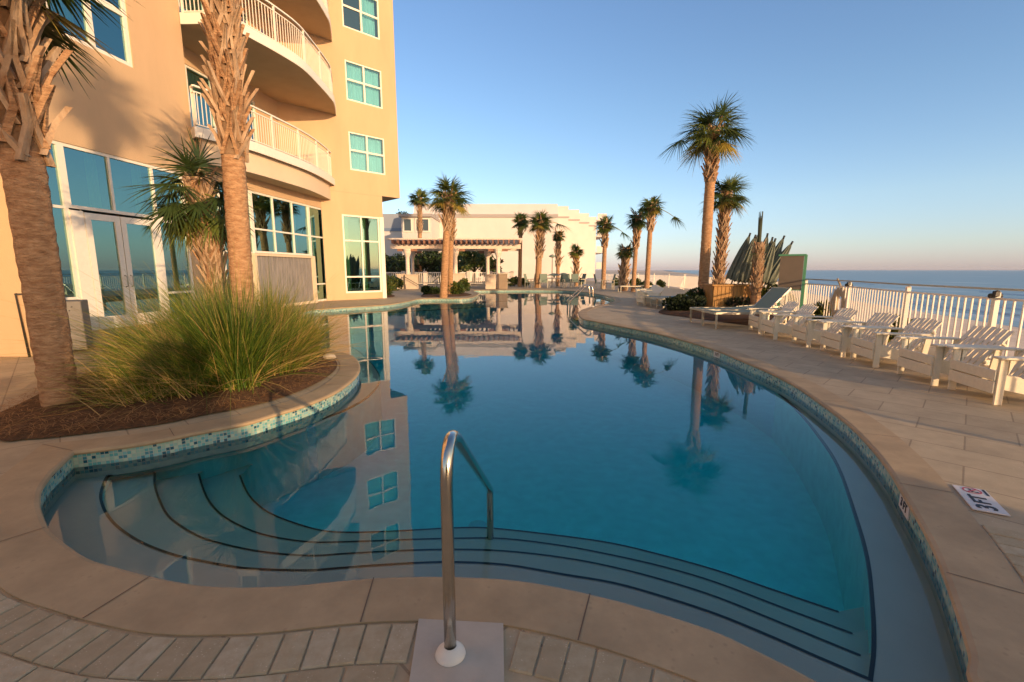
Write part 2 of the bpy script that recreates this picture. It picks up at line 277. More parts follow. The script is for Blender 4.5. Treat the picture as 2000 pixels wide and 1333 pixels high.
# ------------------------------------------------------------------ mesh helpers
class MB:
    def __init__(s): s.v = []; s.f = []; s.m = []; s.uv = None
    def add(s, vs, fs, mi=0):
        o = len(s.v); s.v.extend([tuple(v) for v in vs])
        for f in fs: s.f.append(tuple(i + o for i in f)); s.m.append(mi)
    def quad(s, a, b, c, d, mi=0): s.add([a, b, c, d], [(0, 1, 2, 3)], mi)
    def box(s, c, size, rot=None, mi=0, bev=0.0):
        hx, hy, hz = size[0] / 2, size[1] / 2, size[2] / 2
        if bev > 0:
            b_ = min(bev, hx * .9, hy * .9, hz * .9); vs = []
            pts = []
            for sx in (-1, 1):
                for sy in (-1, 1):
                    for sz in (-1, 1):
                        pts.append((sx * hx, sy * (hy - b_), sz * (hz - b_))); pts.append((sx * (hx - b_), sy * hy, sz * (hz - b_))); pts.append((sx * (hx - b_), sy * (hy - b_), sz * hz))
            # index: corner k=(ix*4+iy*2+iz)*3 + axis
            def I(ix, iy, iz, a): return (ix * 4 + iy * 2 + iz) * 3 + a
            F = [(I(0,0,0,0), I(0,0,1,0), I(0,1,1,0), I(0,1,0,0)), (I(1,0,0,0), I(1,1,0,0), I(1,1,1,0), I(1,0,1,0)),
                 (I(0,0,0,1), I(1,0,0,1), I(1,0,1,1), I(0,0,1,1)), (I(0,1,0,1), I(0,1,1,1), I(1,1,1,1), I(1,1,0,1)),
                 (I(0,0,0,2), I(0,1,0,2), I(1,1,0,2), I(1,0,0,2)), (I(0,0,1,2), I(1,0,1,2), I(1,1,1,2), I(0,1,1,2))]
            for iz in (0, 1):
                for iy in (0, 1): F.append((I(0,iy,iz,1), I(1,iy,iz,1), I(1,iy,iz,2), I(0,iy,iz,2)))
                for ix in (0, 1): F.append((I(ix,0,iz,0), I(ix,1,iz,0), I(ix,1,iz,2), I(ix,0,iz,2)))
            for ix in (0, 1):
                for iy in (0, 1): F.append((I(ix,iy,0,0), I(ix,iy,1,0), I(ix,iy,1,1), I(ix,iy,0,1)))
            for ix in (0, 1):
                for iy in (0, 1):
                    for iz in (0, 1): F.append((I(ix,iy,iz,0), I(ix,iy,iz,1), I(ix,iy,iz,2)))
            vs = [Vector(p) for p in pts]
        else:
            vs = [Vector((sx * hx, sy * hy, sz * hz)) for sx in (-1, 1) for sy in (-1, 1) for sz in (-1, 1)]
            F = [(0, 1, 3, 2), (4, 6, 7, 5), (0, 4, 5, 1), (2, 3, 7, 6), (0, 2, 6, 4), (1, 5, 7, 3)]
        if rot is not None: vs = [rot @ v for v in vs]
        c = Vector(c); s.add([v + c for v in vs], F, mi)
    def bar(s, a, b, w, h, up=(0, 0, 1), mi=0, ext=0.0):
        """box beam between two points; w across, h along 'up'"""
        a = Vector(a); b = Vector(b); d = (b - a); L = d.length; d.normalize()
        u = Vector(up); x = d.cross(u)
        if x.length < 1e-4: x = d.cross(Vector((0, 1, 0)))
        x.normalize(); u = x.cross(d).normalized()
        rot = Matrix((d, x, u)).transposed()
        s.box((a + b) / 2, (L + 2 * ext, w, h), rot, mi)
    def tube(s, pts, r, n=10, mi=0, cap=True):
        pts = [Vector(p) for p in pts]; rs = r if isinstance(r, (list, tuple)) else [r] * len(pts)
        vs = []; fs = []
        t0 = (pts[1] - pts[0]).normalized(); ref = Vector((0, 0, 1)) if abs(t0.z) < .9 else Vector((1, 0, 0))
        x = t0.cross(ref).normalized()
        for i, p in enumerate(pts):
            if i == 0: t = pts[1] - p
            elif i == len(pts) - 1: t = p - pts[i - 1]
            else: t = (pts[i + 1] - p).normalized() + (p - pts[i - 1]).normalized()
            t.normalize(); x = (x - t * x.dot(t)).normalized(); y = t.cross(x)
            for k in range(n):
                a = 2 * math.pi * k / n; vs.append(p + (x * math.cos(a) + y * math.sin(a)) * rs[i])
        for i in range(len(pts) - 1):
            for k in range(n):
                a = i * n + k; b = i * n + (k + 1) % n; fs.append((a, b, b + n, a + n))
        if cap: fs.append(tuple(range(n - 1, -1, -1))); fs.append(tuple(len(vs) - n + k for k in range(n)))
        s.add(vs, fs, mi)
    def lathe(s, prof, c=(0, 0, 0), n=24, mi=0):
        vs = []; fs = []
        for r, z in prof:
            for k in range(n):
                a = 2 * math.pi * k / n; vs.append((c[0] + r * math.cos(a), c[1] + r * math.sin(a), c[2] + z))
        for i in range(len(prof) - 1):
            for k in range(n):
                a = i * n + k; b = i * n + (k + 1) % n; fs.append((a, b, b + n, a + n))
        s.add(vs, fs, mi)
    def prism(s, pts, z0, z1, mi=0, top=True, bottom=True):
        n = len(pts); o = [(p[0], p[1], z0) for p in pts] + [(p[0], p[1], z1) for p in pts]
        fs = [(i, (i + 1) % n, (i + 1) % n + n, i + n) for i in range(n)]
        s.add(o, fs, mi)
        tr = tessellate_polygon([[Vector((p[0], p[1], 0)) for p in pts]])
        if top: s.add(o[n:], tr, mi)
        if bottom: s.add(o[:n], tr, mi)
    def build(s, name, m, parent=None, smooth=False, loc=None):
        me = bpy.data.meshes.new(name); me.from_pydata(s.v, [], s.f)
        ms = m if isinstance(m, (list, tuple)) else [m]
        for q in ms: me.materials.append(M[q] if isinstance(q, str) else q)
        if len(ms) > 1: me.polygons.foreach_set('material_index', s.m)
        if smooth: me.polygons.foreach_set('use_smooth', [True] * len(me.polygons))
        if s.uv is not None:
            ul = me.uv_layers.new(name='UVMap')
            for i, lp in enumerate(me.loops): ul.data[i].uv = s.uv[lp.vertex_index]
        me.update()
        o = bpy.data.objects.new(name, me); C.objects.link(o)
        if parent is not None: o.parent = parent
        if loc is not None: o.location = loc
        return o
def tag(o, label=None, cat=None, group=None, kind=None):
    if label: o['label'] = label
    if cat: o['category'] = cat
    if group: o['group'] = group
    if kind: o['kind'] = kind
    return o
def empty(name, loc=(0, 0, 0), rz=0, label=None, cat=None, group=None):
    o = bpy.data.objects.new(name, None); C.objects.link(o); o.location = loc; o.rotation_euler = (0, 0, rz)
    o.empty_display_size = 0.1
    return tag(o, label, cat, group)
def copy_tree(o, parent=None):
    c = o.copy(); C.objects.link(c); c.parent = parent
    for ch in list(o.children): copy_tree(ch, c)
    return c
def struct(o): o['kind'] = 'structure'; return o

def catmull(pts, n=6, closed=True):
    out = []; N = len(pts)
    rng = range(N) if closed else range(N - 1)
    for i in rng:
        g = (lambda k: pts[k % N]) if closed else (lambda k: pts[max(0, min(N - 1, k))])
        p0, p1, p2, p3 = g(i - 1), g(i), g(i + 1), g(i + 2)
        for k in range(n):
            t = k / n
            out.append(tuple(0.5 * ((2 * p1[j]) + (-p0[j] + p2[j]) * t + (2 * p0[j] - 5 * p1[j] + 4 * p2[j] - p3[j]) * t * t + (-p0[j] + 3 * p1[j] - 3 * p2[j] + p3[j]) * t ** 3) for j in range(2)))
    if not closed: out.append(tuple(pts[-1][:2]))
    return out
def area(p): return 0.5 * sum(p[i][0] * p[(i + 1) % len(p)][1] - p[(i + 1) % len(p)][0] * p[i][1] for i in range(len(p)))
def offset(poly, d):
    """offset closed CCW polygon outward by d"""
    n = len(poly); out = []
    for i in range(n):
        a = Vector(poly[i - 1][:2]); b = Vector(poly[i][:2]); c = Vector(poly[(i + 1) % n][:2])
        e1 = (b - a); e2 = (c - b)
        if e1.length < 1e-6: e1 = e2
        if e2.length < 1e-6: e2 = e1
        e1.normalize(); e2.normalize()
        n1 = Vector((e1.y, -e1.x)); n2 = Vector((e2.y, -e2.x)); nn = n1 + n2
        if nn.length < 1e-3: nn = n1
        nn.normalize(); k = 1 / max(0.6, nn.dot(n1)); q = b + nn * d * k; out.append((q.x, q.y))
    return out

# ------------------------------------------------------------------ ground sheet, sea, deck
SH0 = P(1990, 640, -3.0); SHD = Vector((math.sin(R(18)), math.cos(R(18)), 0)); SHN = Vector((SHD.y, -SHD.x, 0))  # shoreline, towards sea
def hgt(x, y):
    u = (Vector((x, y, 0)) - Vector((SH0.x, SH0.y, 0))).dot(SHN)       # >0 at sea
    v = (Vector((x, y, 0))).dot(SHD)
    if u > 0: return -3.0 - min(4, u * .12)
    w = -u
    h = -3.0 + min(1.5, w * .075)
    if w > 6: h += 0.16 * math.sin(x * .9 + 1.3 * math.sin(y * .31)) * math.sin(y * .7 + x * .2) * min(1, (w - 6) / 6)
    if v > 45 and w < 30: h += min(1.2, (v - 45) * .02) * max(0, 1 - abs(w - 14) / 14) 
    return h
gx = sorted(set([-4000, -2500, -1200, -600, -300, -150, -80, -40, -20, 0, 4, 6] + [7 + i * .8 for i in range(60)] + [56 + i * 4 for i in range(12)] + [105, 120, 150, 200, 300, 500, 900, 1800, 4000]))
gy = sorted(set([-4000, -1500, -500, -200, -100, -50, -25] + [-12 + i * 1.1 for i in range(90)] + [88 + i * 6 for i in range(25)] + [250, 300, 400, 600, 1000, 2000, 4000, 8000, 12000]))
g = MB(); nx = len(gx)
g.v = [(x, y, hgt(x, y)) for y in gy for x in gx]
for j in range(len(gy) - 1):
    for i in range(nx - 1): g.f.append((j * nx + i, j * nx + i + 1, (j + 1) * nx + i + 1, (j + 1) * nx + i)); g.m.append(0)
struct(g.build('ground', 'sand', smooth=True))
s_ = MB()
a = SH0 - SHD * 9000 - SHN * 1.0; b_ = SH0 + SHD * 12000 - SHN * 1.0
s_.quad(a, a + SHN * 12000, b_ + SHN * 12000, b_); struct(s_.build('sea', 'sea'))
s_ = MB()       # foam lines of breaking waves, real low ridges
random.seed(5)
for k, (off_, wd) in enumerate(((1.5, .9), (6, .7), (13, 1.0), (22, .8), (34, .9))):
    t = -20
    while t < 300:
        L = random.uniform(10, 40); 
        if random.random() < .7:
            n_ = int(L / 1.5); prev = None
            for i in range(n_ + 1):
                q = SH0 + SHD * (t + L * i / n_) + SHN * (off_ + .8 * math.sin((t + L * i / n_) * .13 + k)); w_ = wd * math.sin(math.pi * i / n_) * random.uniform(.5, 1) + .05
                c1 = q - SHN * w_ / 2; c2 = q + SHN * w_ / 2; c1.z = -2.99; c2.z = -2.99; tp = q.copy(); tp.z = -2.86
                if prev: s_.quad(prev[0], c1, tp, prev[2]); s_.quad(prev[2], tp, c2, prev[1])
                prev = (c1, c2, tp)
        t += L + random.uniform(2, 12)
foam = mat('foam', (0.62, 0.60, 0.57), 0.8, noise=0.2, nscale=2)
tag(s_.build('wave_foam', foam, smooth=True), 'white foam of small waves breaking near the beach', 'waves', kind='stuff')

# pool outline (inner lip of the coping)
A1 = [(142, 882), (215, 873.5), (300, 861), (400, 841), (480, 826), (540, 808), (600, 789), (650, 768), (680, 748), (698, 730), (702, 716), (696, 702), (680, 692), (640, 683), (600, 677), (560, 662), (545, 640), (570, 617), (605, 606),
      (640, 603), (700, 599), (760, 595), (800, 588), (820, 584), (860, 583), (905, 583), (925, 580), (935, 573), (925, 568), (960, 567), (1020, 566.5), (1090, 567), (1135, 570), (1175, 576), (1200, 584), (1195, 591), (1165, 597), (1140, 604), (1130, 611), (1137, 622), (1160, 627), (1200, 635), (1250, 644), (1300, 655), (1345, 667), (1400, 684), (1450, 704), (1500, 725), (1550, 750), (1600, 783), (1650, 820), (1688, 855), (1731, 905), (1762, 955), (1785, 993), (1827, 1070), (1862, 1158), (1900, 1274), (1915, 1345)]
A2 = [(1585, 1328), (1496, 1282), (1400, 1237), (1300, 1203), (1200, 1174), (1081, 1147), (985, 1133), (869, 1128), (765, 1129), (677, 1135), (560, 1146), (424, 1148), (332, 1136), (240, 1114), (172, 1094), (128, 1066), (95, 1040), (84, 1020), (74, 992), (73, 977), (78, 953), (99, 922)]
inner = [XY(P(*q)) for q in A1]
last = inner[-1]
inner += [(last[0] - .02, last[1] - .35), (last[0] - .25, last[1] - .62), (XY(P(1700, 1400)))]
inner += [XY(P(*q)) for q in A2]
corner = inner[0]
pool = catmull(inner[1:] + [], 5, closed=False)
pool = [corner] + pool
if area(pool) < 0: pool.reverse()
WL = -0.135
CW = 0.258
outer = offset(pool, CW)
# deck slab with the pool cut out
deck_out = [(-60, -30), (6.0, -30), (6.6, -2), (6.9, 3), (7.25, 6.3), (7.7, 8.2), (8.55, 11.4), (9.4, 14.5), (10.65, 19.5), (11.5, 24.9), (11.95, 28), (12.3, 35), (12.25, 38.6), (11.85, 42.2), (11.0, 45.8), (9.9, 49.3), (9.9, 110), (-60, 110)]
d_ = MB()
loops = [[Vector((*p, 0)) for p in deck_out], [Vector((*p, 0)) for p in outer]]
tr = tessellate_polygon(loops); allp = [v for lp in loops for v in lp]
d_.add([(v.x, v.y, -0.004) for v in allp], tr)
n0 = len(deck_out)
for i in range(n0):
    p, q = deck_out[i], deck_out[(i + 1) % n0]; d_.quad((p[0], p[1], -0.004), (q[0], q[1], -0.004), (q[0], q[1], -2.6), (p[0], p[1], -2.6))
struct(d_.build('pool_deck', 'deck'))
# coping: rounded nose slab with joints
def ring_quads(mb, rings, zlist, close=True, mi=0):
    n = len(rings[0]); base = len(mb.v)
    for r_, z in zip(rings, zlist): mb.v.extend([(p[0], p[1], z) for p in r_])
    for k in range(len(rings) - 1):
        for i in range(n):
            a = base + k * n + i; b = base + k * n + (i + 1) % n
            mb.f.append((a, b, b + n, a + n)); mb.m.append(mi)
cm = MB()
ring_quads(cm, [outer, outer, offset(pool, .012), offset(pool, -.006), offset(pool, -.012), offset(pool, -.006), offset(pool, .012)], [-0.05, 0.004, 0.004, -.003, -.016, -.03, -.036])
# dark joints every ~0.6 m
struct(cm.build('pool_coping', 'coping', smooth=False))
jm = MB(); acc = 0
for i in range(len(pool)):
    j = (i + 1) % len(pool); seg = (Vector(pool[j]) - Vector(pool[i])).length; acc += seg
    if acc > 0.95:
        acc = 0; p = Vector((*pool[i], 0)); q = Vector((*outer[i], 0)); t = (q - p).normalized(); s2 = Vector((-t.y, t.x, 0)) * .0025
        z = Vector((0, 0, .0065)); jm.quad(p + s2 + z, q + s2 + z, q - s2 + z, p - s2 + z)
joint = mat('joint', (0.16, 0.11, 0.075), 0.9)
struct(jm.build('coping_joints', joint))
# mosaic band
mb = MB(); wall_top = offset(pool, .012); L = [0]
for i in range(1, len(wall_top) + 1):
    L.append(L[-1] + (Vector(wall_top[i % len(wall_top)]) - Vector(wall_top[i - 1])).length)
mb.uv = []
for i in range(len(wall_top)):
    p, q = wall_top[i], wall_top[(i + 1) % len(wall_top)]
    mb.quad((p[0], p[1], -.03), (q[0], q[1], -.03), (q[0], q[1], -.19), (p[0], p[1], -.19))
    mb.uv += [(L[i], 0), (L[i + 1], 0), (L[i + 1], -.162), (L[i], -.162)]
struct(mb.build('pool_tile_band', 'mosaic'))

# steps and shelf: nosing lines traced at their own depth
ZS = [-0.23, -0.30, -0.37, -0.44]; ZF = -0.88
L1a = [(216, 921.5), (306, 906), (396, 890), (460, 872), (520, 856), (580, 836), (640, 814), (680, 798), (720, 774), (742, 745), (735, 722), (715, 700), (690, 680), (650, 668), (620, 650), (625, 632), (660, 620), (760, 611), (860, 605), (960, 598), (960, 590), (1060, 588), (1110, 592), (1110, 612), (1125, 626)]
L1b = [(1160, 632), (1220, 644), (1280, 660), (1340, 678), (1422, 710), (1467, 731), (1512, 762), (1558, 803), (1602, 857), (1636, 911), (1669, 1005), (1692, 1089), (1702, 1185), (1704, 1262), (1697, 1326)]
L1c = [(1592, 1281), (1496, 1239), (1400, 1200), (1300, 1167), (1200, 1139), (1100, 1122), (985, 1103), (869, 1098), (754, 1103), (658, 1110), (600, 1114), (500, 1111.5), (450, 1106), (396, 1096), (342, 1084), (292, 1066), (256, 1047), (227, 1025), (209, 1002), (200, 980), (199, 962), (207, 937)]
LS = [[(1681, 1280), (1515, 1212), (1400, 1166), (1300, 1134), (1200, 1108), (1100, 1089), (985, 1076), (888, 1073), (792, 1075), (677, 1081), (600, 1085), (500, 1075.5), (414, 1056), (378, 1041), (342, 1018), (324, 998), (310, 967), (304, 944), (304, 922)],
      [(1665, 1237), (1535, 1189), (1400, 1138), (1300, 1108), (1200, 1085), (1100, 1066), (985, 1052), (888, 1051.5), (792, 1054), (677, 1058), (600, 1058), (512, 1043), (450, 1016), (419.5, 991), (401.5, 962), (390, 926)],
      [(1638, 1195), (1496, 1147), (1400, 1114), (1300, 1086), (1200, 1062), (1100, 1047), (965, 1032), (888, 1031), (754, 1038), (658, 1039), (600, 1029), (532, 1004), (500, 981), (482.5, 958), (470, 929)]]
def tr_line(L_, z, n=4, closed=False): return catmull([XY(P(x, y, z)) for x, y in L_], n, closed)
l1 = tr_line(L1a, ZS[0]) + tr_line(L1b, ZS[0]) + tr_line(L1c, ZS[0])
if area(l1) < 0: l1.reverse()
bs = MB()
# shelf at ZS[0] between pool wall and l1
wo = offset(pool, .012)
def fill(mb, loops, z, mi=0):
    lp = [[Vector((*p, 0)) for p in l_] for l_ in loops]; t = tessellate_polygon(lp); v = [q for l_ in lp for q in l_]
    mb.add([(q.x, q.y, z) for q in v], t, mi)
def wallq(mb, pts, z0, z1, close=True, mi=0):
    n = len(pts)
    for i in range(n if close else n - 1):
        p, q = pts[i], pts[(i + 1) % n]; mb.quad((p[0], p[1], z0), (q[0], q[1], z0), (q[0], q[1], z1), (p[0], p[1], z1), mi)
wallq(bs, wo, -.19, ZS[0] - .01)
fill(bs, [offset(wo, .05), l1], ZS[0])
wallq(bs, l1, ZS[0], ZF - .02, mi=1)
fill(bs, [offset(l1, .02)], ZF, 1)
steps = [tr_line(l_, z) for l_, z in zip(LS, ZS[1:])]
# treads: strip between the front bench line l1c and each step line
front = tr_line(L1c, ZS[0])
def extend_end(line, tgt):  # join the step ends to the bench walls
    return [tgt[0]] + line + [tgt[1]]
endR = XY(P(1712, 1290, -.4)); endL = [XY(P(250, 903, -.3)), XY(P(340, 885, -.37)), XY(P(420, 872, -.44))]
def toward(p, c, d):
    v = Vector(p) - Vector(c); v.normalize(); q = Vector(p) + v * d; return (q.x, q.y)
for k, line in enumerate(steps):
    # polygon: step line forms the inner border; the rest runs out behind the bench walls
    sR = line[0]; sL = line[-1]
    outR = (sR[0] + .45, sR[1] + .10); outL = (sL[0] - .10, sL[1] + .55 + .1 * k)
    poly = line + [outL, (-4.2, 3.2), (-4.6, 1.0), (0, .6), (3.6, .6), outR]
    # clip against the pool: keep under the shelf (z below ZS[0]) so the overlap stays hidden
    fill(bs, [poly], ZS[k + 1])
    wallq(bs, line, ZS[k + 1], ZF, close=False)
struct(bs.build('pool_basin', ['plaster', 'plaster_deep']))
nl = MB()
def strip(mb, pts, w, z, close=False, inward=1):
    n = len(pts); po = offset(pts, w) if close else None
    if not close:
        po = []
        for i in range(n):
            a_ = Vector(pts[max(0, i - 1)]); b2 = Vector(pts[min(n - 1, i + 1)]); t = (b2 - a_).normalized(); nn = Vector((t.y, -t.x)) * w
            po.append((pts[i][0] + nn.x, pts[i][1] + nn.y))
    for i in range(n if close else n - 1):
        j = (i + 1) % n; mb.quad((*pts[i], z), (*pts[j], z), (*po[j], z), (*po[i], z))
        mb.quad((*pts[i], z), (*pts[j], z), (*pts[j], z - .02), (*pts[i], z - .02))
strip(nl, offset(l1, -.003), .016, ZS[0] + .004, True)
for k, line in enumerate(steps): strip(nl, line, -.014, ZS[k + 1] + .004)
struct(nl.build('step_nosing_tiles', 'black_tile'))
# water body
wm = MB(); wp = offset(pool, .03)
fill(wm, [wp], WL); fill(wm, [wp], -1.1); wallq(wm, wp, WL, -1.1)
wo_ = wm.build('pool_water', 'water'); struct(wo_)
bmx = None
import bmesh
bmx = bmesh.new(); bmx.from_mesh(wo_.data); bmesh.ops.remove_doubles(bmx, verts=bmx.verts, dist=1e-5); bmesh.ops.recalc_face_normals(bmx, faces=bmx.faces); bmx.to_mesh(wo_.data); bmx.free()
# drain covers on the floor by the handrail
dm = MB(); dm.lathe([(0, .012), (.05, .012), (.075, .004), (.08, 0)], (0, 0, 0), 20)
o = dm.build('return_fitting', 'ring', smooth=True, loc=P(933, 1026, ZF)); tag(o, 'round white inlet fitting on the pool floor beside the handrail foot', 'pool fitting')

# border pavers around the near coping
pv = MB(); random.seed(3)
off1 = offset(pool, CW + .012); off2 = offset(pool, CW + .187)
def along(poly):
    L_ = [0]
    for i in range(1, len(poly) + 1): L_.append(L_[-1] + (Vector(poly[i % len(poly)]) - Vector(poly[i - 1])).length)
    return L_
La = along(off1)
def at(poly, i, f): a = Vector(poly[i]); b = Vector(poly[(i + 1) % len(poly)]); return a.lerp(b, f)
def paver(c4, z0, z1, mbx):
    cx = sum((p for p in c4), Vector((0, 0))) / 4
    ins = [cx + (p - cx) * (1 - .006 / max(.02, (p - cx).length)) for p in c4]
    top = [Vector((p.x, p.y, z1)) for p in ins]; bt = [Vector((p.x, p.y, z0)) for p in c4]
    mid = [Vector((p.x, p.y, z1 - .005)) for p in c4]
    pm_ = random.choice((0, 0, 1, 2)); mbx.add(top + mid + bt, [(0, 1, 2, 3)] + [(i, (i + 1) % 4, (i + 1) % 4 + 4, i + 4) for i in range(4)] + [(i + 4, (i + 1) % 4 + 4, (i + 1) % 4 + 8, i + 8) for i in range(4)], pm_)
s0 = 0.0; i = 0; step = .098
tot = La[-1]; s = 0
def pt_at(poly, s):
    import bisect
    k = bisect.bisect_right(La, s) - 1; k = min(k, len(poly) - 1); f = (s - La[k]) / max(1e-6, La[k + 1] - La[k]); return at(poly, k, f)
pads = [P(818, 1213), P(983, 1222), P(985, 1345), P(798, 1345)]
while s < tot - step:
    g_ = .0035; a1 = pt_at(off1, s + g_); a2 = pt_at(off1, s + step - g_); b1 = pt_at(off2, s + g_); b2 = pt_at(off2, s + step - g_)
    m_ = (a1 + b2) / 2
    if m_.y < 2.4 and m_.x < 2.6 and not (pads[3].x - .06 < m_.x < pads[2].x + .05 and m_.y < 2.0):
        paver([a1, a2, b2, b1], -.02, .004 + random.uniform(-.0015, .0015), pv)
    s += step
off3 = offset(pool, CW + .196); off4 = offset(pool, CW + .29); s = 0
while s < tot - .2:
    a1 = pt_at(off3, s + .004); a2 = pt_at(off3, s + .196); b1 = pt_at(off4, s + .004); b2 = pt_at(off4, s + .196); m_ = (a1 + b2) / 2
    if m_.y < 2.3 and m_.x < 2.6 and not (pads[3].x - .10 < m_.x < pads[2].x + .10 and m_.y < 2.0):
        paver([a1, a2, b2, b1], -.02, .004 + random.uniform(-.0015, .0015), pv)
    s += .2
struct(pv.build('border_pavers', ['paver', 'paver_b', 'paver_c']))
cpad = MB(); cpad.prism([XY(p) for p in (pads[0], pads[1], pads[2], pads[3])], -.03, .010)
struct(cpad.build('concrete_pad', 'concrete'))

# ------------------------------------------------------------------ pool handrails
def handrail(name, label, pts, r, plates, mi='steel'):
    t = empty(name, tuple(pts[0]), 0, label, 'handrail')
    base = Vector(pts[0]); m_ = MB(); m_.tube([Vector(p) - base for p in pts], r, 16); m_.build('rail', mi, t, smooth=True)
    for p in plates:
        e = MB(); q = Vector(p) - base
        e.lathe([(r * 1.02, .035), (r * 1.35, .032), (r * 2.3, .012), (r * 2.45, .004), (r * 2.5, 0)], q, 28); e.build('base_plate', 'ring', t, smooth=True)
def bend(a, b, c, r, n=8):
    a, b, c = Vector(a), Vector(b), Vector(c); u = (a - b).normalized(); v = (c - b).normalized(); ang = u.angle(v); d = r / math.tan(ang / 2)
    p = b + u * d; q = b + v * d; out = []
    for i in range(n + 1):
        t = i / n; out.append(p.lerp(b, t).lerp(b.lerp(q, t), t))
    return out
b0 = P(880, 1283); b0.z = .012; topz = 0.815; far = Vector((-.140, 2.72, 0))
pts = [b0 + Vector((0, 0, .0)), Vector((b0.x, b0.y, .3))] + bend((b0.x, b0.y, .3), (b0.x, b0.y + .0, .87), (far.x, far.y, -.03), .14, 14)
pts += bend((b0.x, b0.y, .80), (far.x, far.y, -.03), (far.x, far.y, -.5), .05, 8) + [Vector((far.x, far.y, -.25)), Vector((far.x, far.y, -.44))]
handrail('pool_handrail', 'bent stainless steel handrail in front, rising from a white concrete pad into the pool steps', pts, .0215, [b0 - Vector((0, 0, .001)), Vector((far.x, far.y, -.44))])
rb = P(1158, 600); rl = P(1101, 598, -.2)
for dy, lab in ((0, 'nearer curved steel handrail at the far end of the pool'), (.75, 'farther curved steel handrail at the far end of the pool')):
    bb = Vector((rb.x, rb.y + dy, .0)); ll = Vector((rl.x - .1, rb.y + dy + .1, -.3))
    pts = [bb, bb + Vector((0, 0, .4))] + bend(bb + Vector((0, 0, .4)), bb + Vector((-.05, 0, .92)), ll + Vector((.0, 0, .55)), .18, 8) + bend(bb + Vector((0, 0, .9)), ll + Vector((0, 0, .5)), ll, .06, 5) + [ll]
    handrail('pool_handrail', lab, pts, .024, [bb])

# ------------------------------------------------------------------ depth markers
def text_mesh(txt, size, name, m, parent, M4, ext=0.0015):
    cu = bpy.data.curves.new(name, 'FONT'); cu.body = txt; cu.size = size; cu.extrude = ext; cu.align_x = 'CENTER'; cu.align_y = 'CENTER'
    cu.offset = size * .018
    ob = bpy.data.objects.new('tmp', cu); C.objects.link(ob)
    dg = bpy.context.evaluated_depsgraph_get(); me = bpy.data.meshes.new_from_object(ob.evaluated_get(dg))
    me.transform(M4); me.name = name; me.materials.clear(); me.materials.append(M[m])
    bpy.data.objects.remove(ob)
    o2 = bpy.data.objects.new(name, me); C.objects.link(o2); o2.parent = parent; return o2
c0, c1, c2, c3 = P(1864, 948), P(1912, 953), P(1970, 1013), P(1912, 1003)
ctr = (c0 + c1 + c2 + c3) / 4; ux = (c3 - c0).normalized(); ang = math.atan2(-ux.y, -ux.x) + 0  # text runs from near (3) to far (symbol)
Lx = (c3 - c0).length; Wy = abs((c1 - c0).cross(ux).z) if True else .15
dmk = empty('depth_marker', (ctr.x, ctr.y, 0), ang, 'white deck tile with 3 FT and a red no diving sign on the right deck', 'depth marker')
m_ = MB(); Wy = .155; Lx = .34
m_.box((0, 0, .004), (Lx, Wy, .008), bev=.002); m_.build('tile', 'marker_white', dmk)
text_mesh('3', .125, 'numeral', 'marker_black', dmk, Matrix.Translation((-.115, 0, .0095)) )
text_mesh('FT', .105, 'lettering', 'marker_black', dmk, Matrix.Translation((-.012, 0, .0095)))
m_ = MB()
n_ = 28
for i in range(n_):
    a1, a2 = 2 * math.pi * i / n_, 2 * math.pi * (i + 1) / n_
    f = lambda a, r: (.115 + r * math.cos(a), r * math.sin(a), .0098)
    m_.quad(f(a1, .036), f(a2, .036), f(a2, .045), f(a1, .045))
m_.quad((.115 - .030, .022, .0099), (.115 - .024, .030, .0099), (.115 + .030, -.022, .0099), (.115 + .024, -.030, .0099)); m_.build('no_diving_symbol', 'marker_red', dmk)
m_ = MB(); m_.box((.112, .004, .0092), (.040, .010, .001)); m_.box((.100, -.012, .0092), (.012, .026, .001)); m_.lathe([(0, .0005), (.007, .0005), (.007, 0)], (.134, .008, .0092), 10); m_.box((.115, -.062, .0092), (.09, .012, .001)); m_.build('diver_figure', 'marker_black', dmk)
def wall_marker(px, label, w):
    # find pool wall point nearest to that pixel on the lip
    p = P(*px); k = min(range(len(wall_top)), key=lambda i: (wall_top[i][0] - p.x) ** 2 + (wall_top[i][1] - p.y) ** 2)
    a_ = Vector(wall_top[k - 1]); b2 = Vector(wall_top[(k + 1) % len(wall_top)]); t = (b2 - a_).normalized(); q = Vector(wall_top[k])
    rz = math.atan2(t.y, t.x)
    e = empty('waterline_depth_marker', (q.x, q.y, -.082), rz, label, 'depth marker', None)
    # local x along wall (CCW), local y = left = towards water; face the water
    m2 = MB(); m2.box((0, .004, 0), (w, .008, .095), bev=.001); m2.build('tile', 'marker_white', e)
    Mx = Matrix.Translation((0, .0095, 0)) @ Matrix.Rotation(math.pi, 4, 'Z') @ Matrix.Rotation(math.pi / 2, 4, 'X')
    text_mesh('3 FT', .075, 'lettering', 'marker_black', e, Mx)
wall_marker((1768, 965), 'cream tile marked 3 FT in the mosaic band at the near right of the pool', .21)
wall_marker((1398, 683), 'cream tile marked 3 FT in the mosaic band by the loungers', .20)

